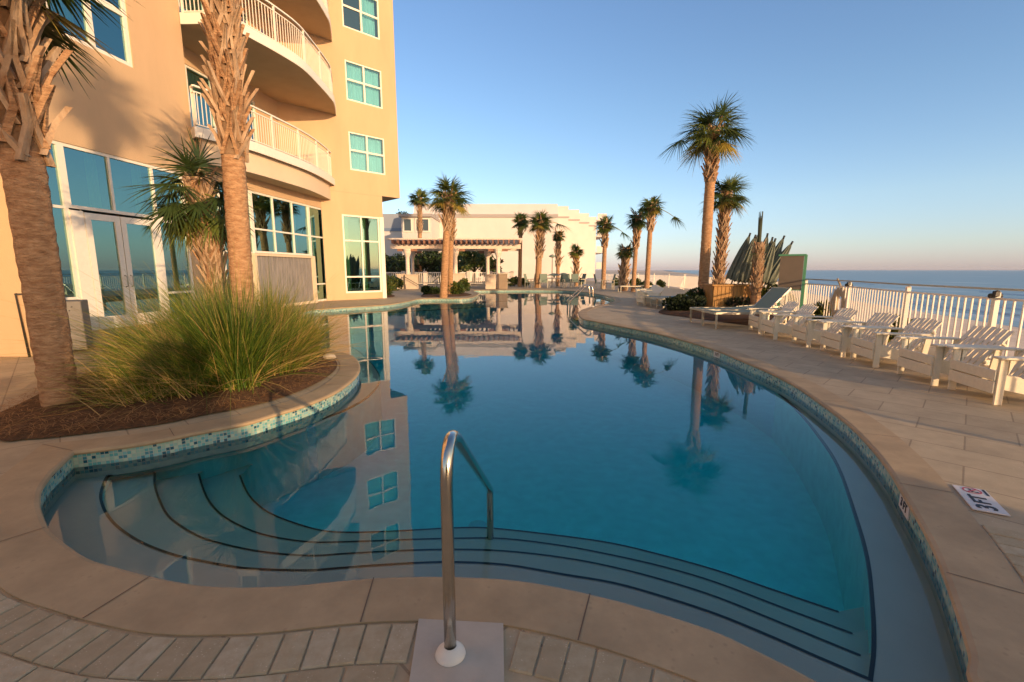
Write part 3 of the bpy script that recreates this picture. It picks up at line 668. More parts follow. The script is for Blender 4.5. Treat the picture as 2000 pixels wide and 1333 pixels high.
# ------------------------------------------------------------------ hotel building
W0 = Vector((*XY(P(183, 648)), 0)); W1 = Vector((*XY(P(638.6, 588)), 0)); WD = (W1 - W0).normalized(); WN = Vector((WD.y, -WD.x, 0))   # normal to the pool side
def WS(px, py):           # pixel -> (s along wall, z) on the near wall plane
    d = ray(px, py); o = Vector((0, 0, CAM_H)); t = (W0 - o).dot(WN) / d.dot(WN); p = o + d * t
    return (p - W0).dot(WD), p.z
def WP(s, z, off=0.0): p = W0 + WD * s + WN * off; return Vector((p.x, p.y, z))
S_END = (W1 - W0).length
KD = Vector((math.sin(R(46.5)), math.cos(R(46.5)), 0)); KN = Vector((KD.y, -KD.x, 0))
def KP(s, z, off=0.0): p = W1 + KD * s + KN * off; return Vector((p.x, p.y, z))
def KS(px, py):
    d = ray(px, py); o = Vector((0, 0, CAM_H)); t = (W1 - o).dot(KN) / d.dot(KN); p = o + d * t
    return (p - W1).dot(KD), p.z
hotel = empty('hotel_building', (W0.x, W0.y, 0), 0, 'tan stucco hotel with curved white balconies and teal windows on the left', 'building')
def hb(mb_, name, m, parent=None, smooth=False):
    o = mb_.build(name, m, None, smooth)
    par = parent or hotel; o.parent = par
    # coordinates are world: undo the parent's location
    if par is hotel: o.location = -hotel.location
    return o
def holed(mb_, FP, s0, s1, z0, z1, holes, depth=.12, mi=0):
    ss = sorted(set([s0, s1] + [v for h in holes for v in (h[0], h[1]) if s0 < v < s1])); zs = sorted(set([z0, z1] + [v for h in holes for v in (h[2], h[3]) if z0 < v < z1]))
    for i in range(len(ss) - 1):
        for j in range(len(zs) - 1):
            cs, cz = (ss[i] + ss[i + 1]) / 2, (zs[j] + zs[j + 1]) / 2
            if any(h[0] < cs < h[1] and h[2] < cz < h[3] for h in holes): continue
            mb_.quad(FP(ss[i], zs[j]), FP(ss[i + 1], zs[j]), FP(ss[i + 1], zs[j + 1]), FP(ss[i], zs[j + 1]), mi)
    for h in holes:
        a, b, c, d = h
        for (p, q, r_, t) in (((a, c), (b, c), 0, 0), ((b, c), (b, d), 0, 0), ((b, d), (a, d), 0, 0), ((a, d), (a, c), 0, 0)):
            mb_.quad(FP(*p), FP(*q), FP(*q, -depth), FP(*p, -depth), mi)
def window(FP, a, b, c, d, vs, hs, fw=.06, glass='glass', curtain=None, back=.07, name='window', frame='white', inter=True, depth_in=2.2, mw=None):
    """frame + panes + what stands behind; vs/hs = inner mullion positions"""
    fr = MB(); mw = mw or fw * .8; D = .07
    def fb(s0_, s1_, z0_, z1_, o1=-back + .045, o0=-back - .03):
        vs_ = [FP(s0_, z0_, o0), FP(s1_, z0_, o0), FP(s1_, z1_, o0), FP(s0_, z1_, o0), FP(s0_, z0_, o1), FP(s1_, z0_, o1), FP(s1_, z1_, o1), FP(s0_, z1_, o1)]
        fr.add(vs_, [(4, 5, 6, 7), (0, 1, 5, 4), (1, 2, 6, 5), (2, 3, 7, 6), (3, 0, 4, 7), (3, 2, 1, 0)])
    fb(a, a + fw, c, d); fb(b - fw, b, c, d); fb(a + fw, b - fw, c, c + fw, -back + .043); fb(a + fw, b - fw, d - fw, d, -back + .043)
    for v in vs: fb(v - mw / 2, v + mw / 2, c + fw, d - fw, -back + .040)
    for h in hs: fb(a + fw, b - fw, h - mw / 2, h + mw / 2, -back + .036, -back - .028)
    wo2 = hb(fr, name, frame)
    gl = MB(); gl.quad(FP(a + fw * .5, c + fw * .5, -back), FP(b - fw * .5, c + fw * .5, -back), FP(b - fw * .5, d - fw * .5, -back), FP(a + fw * .5, d - fw * .5, -back))
    gl.build('pane', glass, wo2)
    if curtain:
        cu = MB(); cm_, ranges, zc0, zc1 = curtain
        for (u0, u1) in ranges:
            n = max(4, int((u1 - u0) / .035)); prev = None
            for i in range(n + 1):
                u = u0 + (u1 - u0) * i / n; o_ = -back - .16 + .025 * math.sin(i * 1.9) + .01 * math.sin(i * .7)
                q = (FP(u, zc0, o_), FP(u, zc1, o_))
                if prev: cu.quad(prev[0], q[0], q[1], prev[1])
                prev = q
            cu.build('curtain', cm_, wo2, smooth=True); cu = MB()
    if inter:
        bx = MB(); di = -depth_in
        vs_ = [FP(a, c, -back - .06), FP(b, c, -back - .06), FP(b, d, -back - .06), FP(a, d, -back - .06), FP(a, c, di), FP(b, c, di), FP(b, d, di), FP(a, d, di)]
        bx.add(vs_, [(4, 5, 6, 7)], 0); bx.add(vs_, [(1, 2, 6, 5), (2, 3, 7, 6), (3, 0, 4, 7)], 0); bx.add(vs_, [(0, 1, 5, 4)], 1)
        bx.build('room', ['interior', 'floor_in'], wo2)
    return wo2

TOPZ = 19.5; ST = 2.9
sA0 = -12.0; sA1 = WS(375, 265)[0]                     # near wall ends where the balconies start
headz = 0.5 * (WS(118, 283)[1] + WS(355, 333)[1]); trz = 0.5 * (WS(118, 406)[1] + WS(355, 432)[1])
g0 = WS(60, 268)[0]; m1 = WS(118, 283)[0]; m2 = WS(213, 305)[0]; m3 = WS(297, 322)[0]; g1 = WS(357, 334)[0]
h0 = WS(391, 345)[0]; h1 = WS(632, 406)[0]
nw0, nwz = WS(92, 45); nw1 = WS(261, 130)[0]; nwb = 6.12
holesA = [(g0, g1, .02, headz)]
for k in range(4): holesA.append((nw0, nw1, nwb + ST * k, nwb + 1.95 + ST * k))
wallm = MB(); holed(wallm, WP, sA0, sA1, 0, TOPZ, holesA)
slabz = 4.95
holed(wallm, WP, sA1, S_END, 0, slabz, [(h0, h1, .02, headz)])
# pier at the far left projecting to the camera
wp1 = P(70, 697)
pr = MB(); pr.prism([(wp1.x, wp1.y), (wp1.x - .55, wp1.y + .32), (wp1.x - 4.5, wp1.y + .32), (wp1.x - 4.5, wp1.y)], 0, TOPZ)
# upper recess: back wall and return wall
REC = 0.95
sR1 = S_END + .4
for k in range(5):
    z0 = slabz + .2 + ST * k; z1 = z0 + ST
    doorh = 2.25
    holed(wallm, lambda s, z, off=0: WP(s, z, off - REC), sA1, S_END - .35, z0, z1, [(sA1 + .15, sA1 + 4.3, z0 + .06, z0 + doorh)], .1)
wallm.quad(WP(sA1, slabz), WP(sA1, slabz, -REC), WP(sA1, TOPZ, -REC), WP(sA1, TOPZ))
# wing
kL0 = KS(668, 430)[0]; kL1 = KS(741, 430)[0]; kz1 = KS(700, 421)[1]; kend = KS(748, 430)[0]; ktop = KS(781, 384)[0]
kzb = KS(667, 374)[1]
u0 = -1.6
whole = []
a0, b0z = KS(684, 327); a1_, _z = KS(753, 340)
wb = 5.72; wh = KS(684, 252)[1] - KS(684, 327)[1]
for k in range(5): whole.append((a0, a1_, wb + ST * k, wb + wh + ST * k))
wingm = MB()
holed(wingm, KP, 0, kend, 0, kzb, [(kL0, kL1, .3, kz1)])
holed(wingm, KP, u0, ktop, kzb, TOPZ, whole)
# wing end face and soffit of the overhang
def KP2(s, z, off=0): return KP(ktop, z, -s)
wingm.quad(KP(ktop, kzb), KP(ktop, kzb, -6), KP(ktop, TOPZ, -6), KP(ktop, TOPZ))
wingm.quad(KP(kend, kzb), KP(ktop, kzb), KP(ktop, kzb, -6), KP(kend, kzb, -6), 1)
wingm.quad(KP(kend, 0), KP(kend, 0, -6), KP(kend, kzb, -6), KP(kend, kzb))
wingm.quad(KP(0, TOPZ), KP(ktop, TOPZ), KP(ktop, TOPZ, -6), KP(0, TOPZ, -6))
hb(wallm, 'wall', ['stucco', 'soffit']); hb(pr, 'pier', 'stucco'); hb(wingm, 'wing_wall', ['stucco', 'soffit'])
# thin groove line between base and wing
gm = MB(); gm.quad(KP(.0, kzb - .04, .004), KP(kend, kzb - .04, .004), KP(kend, kzb, .004), KP(.0, kzb, .004)); hb(gm, 'reveal_joint', 'soffit')

# storefront glazing
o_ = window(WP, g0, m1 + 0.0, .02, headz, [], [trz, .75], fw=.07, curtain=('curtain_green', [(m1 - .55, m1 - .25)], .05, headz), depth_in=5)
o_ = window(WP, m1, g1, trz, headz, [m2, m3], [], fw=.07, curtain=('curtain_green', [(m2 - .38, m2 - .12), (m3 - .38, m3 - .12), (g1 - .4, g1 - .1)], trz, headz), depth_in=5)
dL = WS(163, 412)[0]; dM = WS(233, 420)[0]; dR = WS(303, 428)[0]
def doorleaf(s0, s1, hinge):
    f = MB(); z1 = trz - .06
    def fb(a, b, c, d, o1, o0):
        vs_ = [WP(a, c, o0), WP(b, c, o0), WP(b, d, o0), WP(a, d, o0), WP(a, c, o1), WP(b, c, o1), WP(b, d, o1), WP(a, d, o1)]
        f.add(vs_, [(4, 5, 6, 7), (0, 1, 5, 4), (1, 2, 6, 5), (2, 3, 7, 6), (3, 0, 4, 7), (3, 2, 1, 0)])
    w = .13
    fb(s0, s0 + w, .02, z1, .01, -.05); fb(s1 - w, s1, .02, z1, .01, -.05); fb(s0 + w, s1 - w, .02, .30, .008, -.05); fb(s0 + w, s1 - w, z1 - .14, z1, .008, -.05)
    d = hb(f, 'door', 'white')
    gq = MB(); gq.quad(WP(s0 + w * .8, .28, -.02), WP(s1 - w * .8, .28, -.02), WP(s1 - w * .8, z1 - .12, -.02), WP(s0 + w * .8, z1 - .12, -.02)); gq.build('pane', 'glass', d)
    hh = MB(); sx = s1 - .06 if hinge < 0 else s0 + .06
    hh.tube([WP(sx, .95, .01), WP(sx, .97, .07), WP(sx, 1.2, .07), WP(sx, 1.22, .01)], .012, 8); hh.build('handle', 'alu', d, smooth=True)
doorleaf(dL, dM - .01, -1); doorleaf(dM + .01, dR, 1)
jm2 = MB()
for a, b in ((m1, dL - .01), (dR + .01, dR + .09)):
    vs_ = [WP(a, .02, -.08), WP(b, .02, -.08), WP(b, trz, -.08), WP(a, trz, -.08), WP(a, .02, .0), WP(b, .02, .0), WP(b, trz - .04, .0), WP(a, trz - .04, .0)]
    jm2.add(vs_, [(4, 5, 6, 7), (0, 1, 5, 4), (1, 2, 6, 5), (3, 0, 4, 7)]); hb(jm2, 'door_jamb', 'white'); jm2 = MB()
bx = MB(); di = -5
vs_ = [WP(m1, .01, -.1), WP(g1, .01, -.1), WP(g1, trz, -.1), WP(m1, trz, -.1), WP(m1, .01, di), WP(g1, .01, di), WP(g1, trz, di), WP(m1, trz, di)]
bx.add(vs_, [(4, 5, 6, 7), (1, 2, 6, 5), (3, 0, 4, 7)], 0); bx.add(vs_, [(0, 1, 5, 4)], 1); hb(bx, 'lobby_room', ['interior', 'floor_in'])
window(WP, dR + .09, g1, .02, trz, [], [.75], fw=.07, curtain=('curtain_green', [(g1 - .42, g1 - .1)], .05, trz), depth_in=5)
# second storefront section
v1 = WS(533, 382)[0]; v2 = WS(571, 391)[0]; v3 = WS(603, 399)[0]; v0 = WS(490, 374)[0]; vz = WS(560, 455)[1]; vsill = WS(550, 497)[1]
mid = h0 + (v0 - h0) * .33; mid2 = h0 + (v0 - h0) * .67
window(WP, h0, v0, .02, headz, [mid, mid2], [vz, vsill, .75], fw=.07, depth_in=5)
window(WP, v0, v3, vsill, headz, [v1, v2], [vz], fw=.07, curtain=('curtain_green', [(v2 + .15, v2 + .5)], vsill, headz), depth_in=5)
window(WP, v3, h1, .02, headz, [], [vz, .75], fw=.07, curtain=('curtain_green', [(v3 + .1, v3 + .55)], .05, headz), depth_in=5)
window(KP, kL0, kL1, .3, kz1, [(kL0 + kL1) / 2], [KS(700, 471)[1], KS(700, 541)[1]], fw=.08, glass='glass', curtain=('curtain_green', [(kL0 + .1, kL0 + .35), ((kL0 + kL1) / 2 + .1, (kL0 + kL1) / 2 + .3)], .3, kz1), depth_in=4)
cw = MB(); cw.prism([XY(KP(kL1, 0, .02)), XY(KP(kend + .02, 0, .02)), XY(KP(kend + .02, 0, -.3)), XY(KP(kL1, 0, -.3))], 0, kz1); hb(cw, 'corner_trim', 'white')
# guest windows
for k in range(4):
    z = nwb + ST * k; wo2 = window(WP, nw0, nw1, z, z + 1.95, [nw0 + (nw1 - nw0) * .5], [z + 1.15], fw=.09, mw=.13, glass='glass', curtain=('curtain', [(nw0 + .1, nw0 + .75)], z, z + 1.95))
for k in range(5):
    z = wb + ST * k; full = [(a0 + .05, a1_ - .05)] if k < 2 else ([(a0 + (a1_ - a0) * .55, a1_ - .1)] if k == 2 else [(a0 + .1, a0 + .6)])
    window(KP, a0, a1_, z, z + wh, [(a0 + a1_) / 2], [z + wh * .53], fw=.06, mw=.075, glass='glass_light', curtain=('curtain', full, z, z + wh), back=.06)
# balcony doors
for k in range(4):
    z0 = slabz + .2 + ST * k
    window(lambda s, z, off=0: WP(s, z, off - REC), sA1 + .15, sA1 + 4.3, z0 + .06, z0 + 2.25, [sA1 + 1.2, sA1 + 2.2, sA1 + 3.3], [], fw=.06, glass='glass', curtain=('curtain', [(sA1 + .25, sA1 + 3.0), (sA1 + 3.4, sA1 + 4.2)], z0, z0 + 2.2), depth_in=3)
# balconies
lowc = [(376, 266), (430, 279), (489.5, 294), (556, 317), (610, 338), (646, 358), (659, 369)]
upc = [(380, 22), (425, 37), (491, 73), (545, 103), (590, 132), (620, 162), (643, 188), (652, 202), (655.5, 224)]
def curve_of(pxs, z):
    pts = [XY(P(x, y, z)) for x, y in pxs]
    return catmull(pts, 5, closed=False)
lowcurve = curve_of(lowc, slabz); 
ub = slabz + ST
upcurve = curve_of(upc, ub + .05)
lowcurve[0] = XY(WP(sA1, 0, .02)); upcurve = [XY(WP(sA1 - .0, 0, .02)), ] + upcurve[6:]
def inset(line, d):
    out = []
    for i in range(len(line)):
        a_ = Vector(line[max(0, i - 1)]); b2 = Vector(line[min(len(line) - 1, i + 1)]); t = (b2 - a_).normalized(); out.append((line[i][0] - t.y * d, line[i][1] + t.x * d))
    return out
for k in range(5):
    line = lowcurve if k == 0 else upcurve; zb = slabz + ST * k; th = .26
    poly = list(line) + [XY(KP(1.0, 0, -1.2)), XY(WP(S_END - .2, 0, -REC - .05)), XY(WP(sA1, 0, -REC - .05))]
    lin2 = inset(line, -.035) ; 
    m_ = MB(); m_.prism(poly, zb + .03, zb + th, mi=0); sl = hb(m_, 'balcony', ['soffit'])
    fm = MB(); fl_ = inset(line, -.03)
    for i in range(len(line) - 1):
        a_, b2, c_, d2 = line[i], line[i + 1], fl_[i + 1], fl_[i]
        fm.add([(*a_, zb), (*b2, zb), (*c_, zb), (*d2, zb), (*a_, zb + th + .02), (*b2, zb + th + .02), (*c_, zb + th + .02), (*d2, zb + th + .02)], [(0, 1, 2, 3), (3, 2, 6, 7), (4, 5, 6, 7), (0, 1, 5, 4)])
    fm.build('fascia', 'white', sl)
    # railing
    rl_ = inset(line, .07); L_ = [0]
    for i in range(1, len(rl_)): L_.append(L_[-1] + (Vector(rl_[i]) - Vector(rl_[i - 1])).length)
    def rp(s):
        for i in range(1, len(L_)):
            if s <= L_[i] or i == len(L_) - 1:
                f = (s - L_[i - 1]) / max(1e-6, L_[i] - L_[i - 1]); return Vector(rl_[i - 1]).lerp(Vector(rl_[i]), min(1, f))
    zf = zb + th; rm = MB(); pm = MB(); bmn = MB(); T = L_[-1] - .05
    n = int(T / .11)
    for i in range(n + 1):
        p = rp(.03 + (T - .03) * i / n)
        if i % 13 == 0: pm = MB(); pm.box((p.x, p.y, zf + .56), (.05, .05, 1.1)); pm.build('rail_post', 'white', sl)
        else: bmn.box((p.x, p.y, zf + .50), (.018, .018, .86))
    N = 40
    for zz, w, h in ((1.09, .06, .045), (.94, .035, .03), (.09, .035, .03)):
        for i in range(N):
            p, q = rp(T * i / N), rp(T * (i + 1) / N); rm.bar((p.x, p.y, zf + zz), (q.x, q.y, zf + zz), w, h, ext=.003)
        rm.build('rail', 'white', sl); rm = MB()
    bmn.build('balusters', 'white', sl)
# stucco ring under the first balcony
ringl = inset(lowcurve, .16); m_ = MB()
poly = list(ringl) + [XY(KP(.05, 0, -.05)), XY(W1 - WN * .1), XY(WP(sA1 + .05, 0, -.1))]
zr0 = slabz - .62
for i in range(len(ringl) - 1): m_.quad((*ringl[i], zr0), (*ringl[i + 1], zr0), (*ringl[i + 1], slabz + .03), (*ringl[i], slabz + .03), 0)
fill(m_, [poly], zr0 + .01, 1)
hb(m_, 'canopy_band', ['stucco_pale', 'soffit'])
# balcony furniture seen through the railing of the upper balcony
for (s_a, off_a, lab) in ((sA1 + 2.1, .15, 'dark purple chair on the upper balcony nearest the palm trunk'), (sA1 + 3.0, .25, 'dark purple chair in the middle of the upper balcony'), (sA1 + 4.1, .2, 'dark purple chair at the far end of the upper balcony')):
    p = WP(s_a, ub + .26, off_a - .1); e = empty('balcony_chair', tuple(p), R(-80), lab, 'chair', 'chairs on the upper balcony')
    m_ = MB(); m_.box((0, 0, .42), (.5, .48, .05), bev=.01); m_.build('seat', 'purple', e)
    m_ = MB(); m_.box((0, .24, .72), (.5, .04, .5), bev=.01); m_.build('backrest', 'purple', e)
    for sx in (-.22, .22):
        for sy in (-.2, .2): m_ = MB(); m_.bar((sx, sy, 0), (sx, sy, .42), .03, .03); m_.build('leg', 'dark', e)

# fountain wall in front of the storefront
fa, fb_ = WS(488, 500)[0] + .0, WS(607, 497)[0]
ft = empty('fountain_wall', tuple(WP(fa, 0, .25)), 0, 'grey streaked water feature wall in a cream frame before the storefront', 'fountain wall')
def FPp(s, z, off): return WP(s, z, off) - ft.location
m_ = MB()
for k in range(34):
    s0_, s1_ = fa + .1 + (fb_ - fa - .3) * k / 34, fa + .1 + (fb_ - fa - .3) * (k + 1) / 34
    o_ = .10 + .012 * (k % 2)
    m_.add([FPp(s0_, .1, .03), FPp(s1_, .1, .03), FPp(s1_, .1, o_), FPp(s0_, .1, o_), FPp(s0_, vsill - .1, .03), FPp(s1_, vsill - .1, .03), FPp(s1_, vsill - .1, o_), FPp(s0_, vsill - .1, o_)], [(3, 2, 6, 7), (0, 3, 7, 4), (2, 1, 5, 6), (4, 7, 6, 5)])
m_.build('water_panel', 'fountain', ft)
m_ = MB()
for (a, b, c, d) in ((fa, fb_, vsill - .1, vsill - .02), (fb_ - .2, fb_, 0, vsill - .1), (fa, fa + .1, 0, vsill - .1), (fa + .1, fb_ - .2, 0, .1)):
    m_.add([FPp(a, c, .02), FPp(b, c, .02), FPp(b, c, .18), FPp(a, c, .18), FPp(a, d, .02), FPp(b, d, .02), FPp(b, d, .18), FPp(a, d, .18)], [(3, 2, 6, 7), (0, 3, 7, 4), (2, 1, 5, 6), (4, 7, 6, 5), (0, 1, 2, 3)])
m_.build('surround', 'stucco_pale', ft)

# grey towel cabinet with handle by the doors
q0, q1 = P(62, 697), P(172, 689)
tb = empty('towel_cart', (q0.x, q0.y, 0), math.atan2(q1.y - q0.y, q1.x - q0.x), 'grey metal towel cart with punched holes behind the near left palm', 'towel cart')
Lc = (q1 - q0).length
m_ = MB(); m_.box((Lc / 2, .25, .45), (Lc, .5, .80), bev=.01)
m_.build('cabinet', 'grey_box', tb)
m_ = MB()
for gx_ in (.1, Lc - .32):
    for r_ in range(2):
        for c_ in range(4): m_.lathe([(0, .001), (.011, .001), (.011, 0)], (0, 0, 0), 8); 
m_ = MB()
for gx_ in (.08, Lc - .36):
    for r_ in range(2):
        for c_ in range(4):
            x = gx_ + c_ * .07 + (.035 if r_ else 0); z = .70 + r_ * .06; n = 8
            vs_ = [(x + .012 * math.cos(2 * math.pi * i / n), -.002, z + .012 * math.sin(2 * math.pi * i / n)) for i in range(n)]; m_.add(vs_, [tuple(range(n))])
m_.build('vent_holes', 'dark', tb)
m_ = MB(); m_.tube([(-.02, -.02, .0), (-.06, -.02, .98), (.2, -.02, .98)], .016, 8); m_.tube([(-.02, .5, .0), (-.06, .5, .98), (-.06, -.02, .98)], .016, 8); m_.build('handle', 'dark', tb, smooth=True)

# ------------------------------------------------------------------ palms
def blade(mb_, base, d, up, L, w, droop, segs=3, mi=0, wav=0.0):
    side = d.cross(up)
    if side.length < 1e-4: side = d.cross(Vector((1, 0, 0)))
    side.normalize(); prev = None; o = len(mb_.v)
    for i in range(segs + 1):
        t = i / segs; p = base + d * L * t + Vector((0, 0, -droop * L * t * t)) ; ww = w * (1 - t) ** .7 * (0.6 + .4 * min(1, t * 4)) if t < 1 else w * .04
        mb_.v.append(tuple(p - side * ww / 2)); mb_.v.append(tuple(p + side * ww / 2))
        if i: k = o + 2 * i; mb_.f.append((k - 2, k - 1, k + 1, k)); mb_.m.append(mi)
def frond(mb_, base, az, el, Lp, Rb, rnd, nleaf=26, mi=0, lw=.034):
    d = Vector((math.cos(az) * math.cos(el), math.sin(az) * math.cos(el), math.sin(el)))
    sag = (.25 + .25 * rnd.random()) * Lp
    pts = []
    for i in range(5):
        t = i / 4; pts.append(base + d * Lp * t + Vector((0, 0, -sag * t * t)))
    mb_.tube(pts, [q * max(.6, lw / .034) for q in (.020, .016, .014, .012, .010)], 5, 3, cap=False)
    tip = pts[-1]; dd = (pts[-1] - pts[-2]).normalized()
    side = dd.cross(Vector((0, 0, 1)))
    if side.length < .05: side = Vector((math.sin(az), -math.cos(az), 0))
    side.normalize(); nrm = side.cross(dd).normalized(); roll = rnd.uniform(-.5, .5)
    side, nrm = side * math.cos(roll) + nrm * math.sin(roll), nrm * math.cos(roll) - side * math.sin(roll)
    for k in range(nleaf):
        ph = (k / (nleaf - 1) - .5) * 2 * R(98) + rnd.uniform(-.03, .03)
        rec = .30 * Rb * max(0, math.cos(ph))
        st = tip + dd * rec * .6
        v = dd * math.cos(ph) + side * math.sin(ph) - nrm * (.06 + .22 * abs(math.sin(ph)) ** 1.2) * rnd.uniform(.3, 1.3)
        v.normalize(); L_ = Rb * (.62 + .38 * math.cos(ph * .75)) * rnd.uniform(.85, 1.08)
        blade(mb_, st, v, nrm + side * .5 * math.sin(k * 2.2), L_, lw, rnd.uniform(.04, .42), 4, mi)
def palm(label, base, H, r0, r1, crown, n, seed, lean=(0, 0), boots=(0.6, 1.0), Lp=.75, group=None, detail=1.0, lw=.034, el_min=0, el_max=87, nleaf=26, bootsize=1.0, mats=None, bend_=0.0, bulge=0.0, extra=None):
    rnd = random.Random(seed); base = Vector(base)
    t = empty('palm_tree', tuple(base), 0, label, 'palm tree', group)
    tm = MB(); N = max(16, int(H * 10 * detail)); pts = []; rs = []
    def axis(h): f = h / H; return Vector((lean[0] * f + bend_ * math.sin(f * math.pi), lean[1] * f, h))
    sides = 14 if detail >= 1 else 9
    vs = []; 
    for i in range(N + 1):
        h = -.05 + (H + .05) * i / N; f = max(0, h / H); r_ = r0 + (r1 - r0) * f + .07 * r0 * math.exp(-h * 5) + bulge * math.exp(-((f - .8) / .1) ** 2)
        r_ *= 1 + .018 * (1 if i % 2 else -1) + rnd.uniform(-.02, .02); c = axis(h)
        for k in range(sides):
            a = 2 * math.pi * k / sides; rr = r_ * (1 + rnd.uniform(-.025, .025)); vs.append(c + Vector((math.cos(a) * rr, math.sin(a) * rr, 0)))
    fs = [(i * sides + k, i * sides + (k + 1) % sides, (i + 1) * sides + (k + 1) % sides, (i + 1) * sides + k) for i in range(N) for k in range(sides)]
    fs.append(tuple(N * sides + k for k in range(sides)))
    tm.add(vs, fs); bi = int(N * boots[0]) * sides
    tm.m = [1 if (k >= bi and boots[1] > boots[0]) else 0 for k in range(len(fs))]; tm.build('trunk', ['bark', 'bark_gap_shade'], t, smooth=True)
    bm_ = MB(); hb0, hb1 = boots[0] * H, boots[1] * H; nb = int((hb1 - hb0) * 32 * max(.8, min(detail, 1.4)) / bootsize) if boots[1] > boots[0] else 0
    for i in range(nb):
        h = hb0 + (hb1 - hb0) * i / nb + rnd.uniform(-.02, .02); a = i * 2.39996 + rnd.uniform(-.15, .15); c = axis(h); f = h / H; r_ = r0 + (r1 - r0) * f
        out = Vector((math.cos(a), math.sin(a), 0)); tan = Vector((-math.sin(a), math.cos(a), 0)) ; L_ = rnd.uniform(.20, .42) * bootsize; w = rnd.uniform(.045, .085) * bootsize * (.6 + r_ * 2.2)
        tw = rnd.uniform(-.45, .45); spread = rnd.uniform(.30, .85)
        up = (Vector((0, 0, 1)) + out * spread + tan * tw).normalized()
        b1 = c + out * r_ * .80; th = .020 * bootsize
        mb_i = 0 if rnd.random() < .7 else 1
        for sg in (-1, 1):
            p0 = b1 + tan * sg * w * 1.35 - Vector((0, 0, .12 * bootsize)); p1 = b1 + up * L_ * .40 + out * .015 + tan * sg * w * .22; p2 = b1 + up * L_
            w0, w1, w2 = w * .65, w * .55, w * .36
            o = len(bm_.v)
            for p, ww in ((p0, w0), (p1, w1), (p2, w2)):
                for ss, oo in ((-1, 0), (1, 0), (1, 1), (-1, 1)): bm_.v.append(tuple(p + tan * ss * ww / 2 + out * (th if oo else -th)))
            for j in range(2):
                for q in range(4): bm_.f.append((o + j * 4 + q, o + j * 4 + (q + 1) % 4, o + j * 4 + 4 + (q + 1) % 4, o + j * 4 + 4 + q)); bm_.m.append(mb_i)
            bm_.f.append((o + 8, o + 9, o + 10, o + 11)); bm_.m.append(mb_i)
    if nb:
        # fibrous skirt under the leaf bases
        bm_.build('leaf_bases', ['boot', 'bark'], t)
    cmb = MB(); top = axis(H)
    for i in range(n):
        f = (i + .5) / n; el = R(el_max + (el_min - el_max) * f ** .85 + rnd.uniform(-10, 10)); az = i * 2.39996 + rnd.uniform(-.3, .3)
        mi = 0 if rnd.random() < .58 else 1
        if f > .82 and rnd.random() < .5: mi = 2
        if mats: mi = mats(f, rnd)
        frond(cmb, top + Vector((0, 0, -.12 - .30 * f)) + Vector((math.cos(az), math.sin(az), 0)) * r1 * .5, az, el, Lp * rnd.uniform(.75, 1.15) * (1 - .4 * f), crown * rnd.uniform(.8, 1.1) * (1 - .25 * f), rnd, nleaf, mi, lw)
    if extra:
        for (az, el, lp, rb, mi) in extra: frond(cmb, top + Vector((0, 0, -.15)), R(az), R(el), lp, rb, rnd, nleaf, mi, lw)
    cmb.build('crown', ['leaf_a', 'leaf_b', 'leaf_c', 'petiole'], t)
    return t
def palm_px(label, bpx, Y, top_y, tpx, crown, seed, **kw):
    b = Q(bpx[0], bpx[1], Y); b.z = 0; tp = Q(tpx, top_y, Y); H = tp.z
    kw.setdefault('n', 26)
    return palm(label, b, H, kw.pop('r0', .17), kw.pop('r1', .14), crown, kw.pop('n'), seed, lean=(tp.x - b.x, 0), **kw)
GR = 'palm trees around the pool'
b = P(122, 803)
palm('huge near palm trunk at the left edge standing in pine straw', b, 4.05, .135, .155, .66, 28, 11, lean=(0, 0), boots=(.60, 1.0), Lp=.50, group=GR, detail=1.6, lw=.04, nleaf=34, bootsize=1.3, el_min=36)
b = Vector((-3.68, 6.2, 0))
palm('tall palm with ragged leaf bases rising from the grass clump before the balconies', b, 6.4, .14, .13, .85, 30, 12, lean=(.15, 0), boots=(.45, 1.0), Lp=.7, group=GR, detail=1.6, nleaf=34, bootsize=1.0, lw=.038, el_min=-12)
b = Vector((-4.62, 7.3, 0))
palm('short palm with drooping dark and yellow fronds against the storefront', b, 2.75, .12, .11, .60, 30, 13, lean=(-.22, 0), boots=(.2, 1.0), Lp=.38, group=GR, detail=1.4, nleaf=30, bootsize=.8, lw=.03, el_min=-60, mats=lambda f, r_: 0 if f < .7 else (2 if r_.random() < .3 else 1))
palm_px('palm with pale leaning trunk on the planter island before the pergola', (866, 580), 22.6, 380, 876, 0.78, 21, r0=.19, r1=.15, el_min=12, n=36, boots=(.66, 1.0), Lp=0.75, group=GR, bootsize=1.3, lw=.05)
palm_px('shaded palm just behind the island palm', (879, 572), 24.4, 392, 882, 0.6, 22, r0=.15, r1=.13, el_min=12, n=24, boots=(.6, 1.0), Lp=0.7, group=GR, lw=.05)
palm_px('palm crown standing above the roof left of the island palm', (820, 548), 46, 385, 820, 0.85, 23, r0=.2, r1=.2, n=30, Lp=0.6, group=GR, lw=.08, detail=.5)
palm_px('dark thin trunked palm left of the widest crown before the white building', (1015, 556), 37, 428, 1017, 0.58, 24, r0=.16, r1=.15, n=26, boots=(.78, 1.0), Lp=0.35, group=GR, bootsize=1.5, lw=.07, detail=.7)
palm_px('broad crowned palm in the middle of the white building wall', (1050, 558), 35, 430, 1056, 0.75, 25, r0=.25, r1=.2, n=34, boots=(.45, 1.0), Lp=0.5, group=GR, bootsize=1.5, lw=.07, detail=.8, extra=[(0, 12, 1.3, 1.1, 0), (180, 5, 1.1, .9, 1)])
palm_px('slim small crowned palm right of the broad one before the white wall', (1089, 552), 38, 455, 1091, 0.45, 26, r0=.15, r1=.13, n=24, boots=(.4, 1.0), group=GR, bootsize=1.5, lw=.07, detail=.7, Lp=0.28)
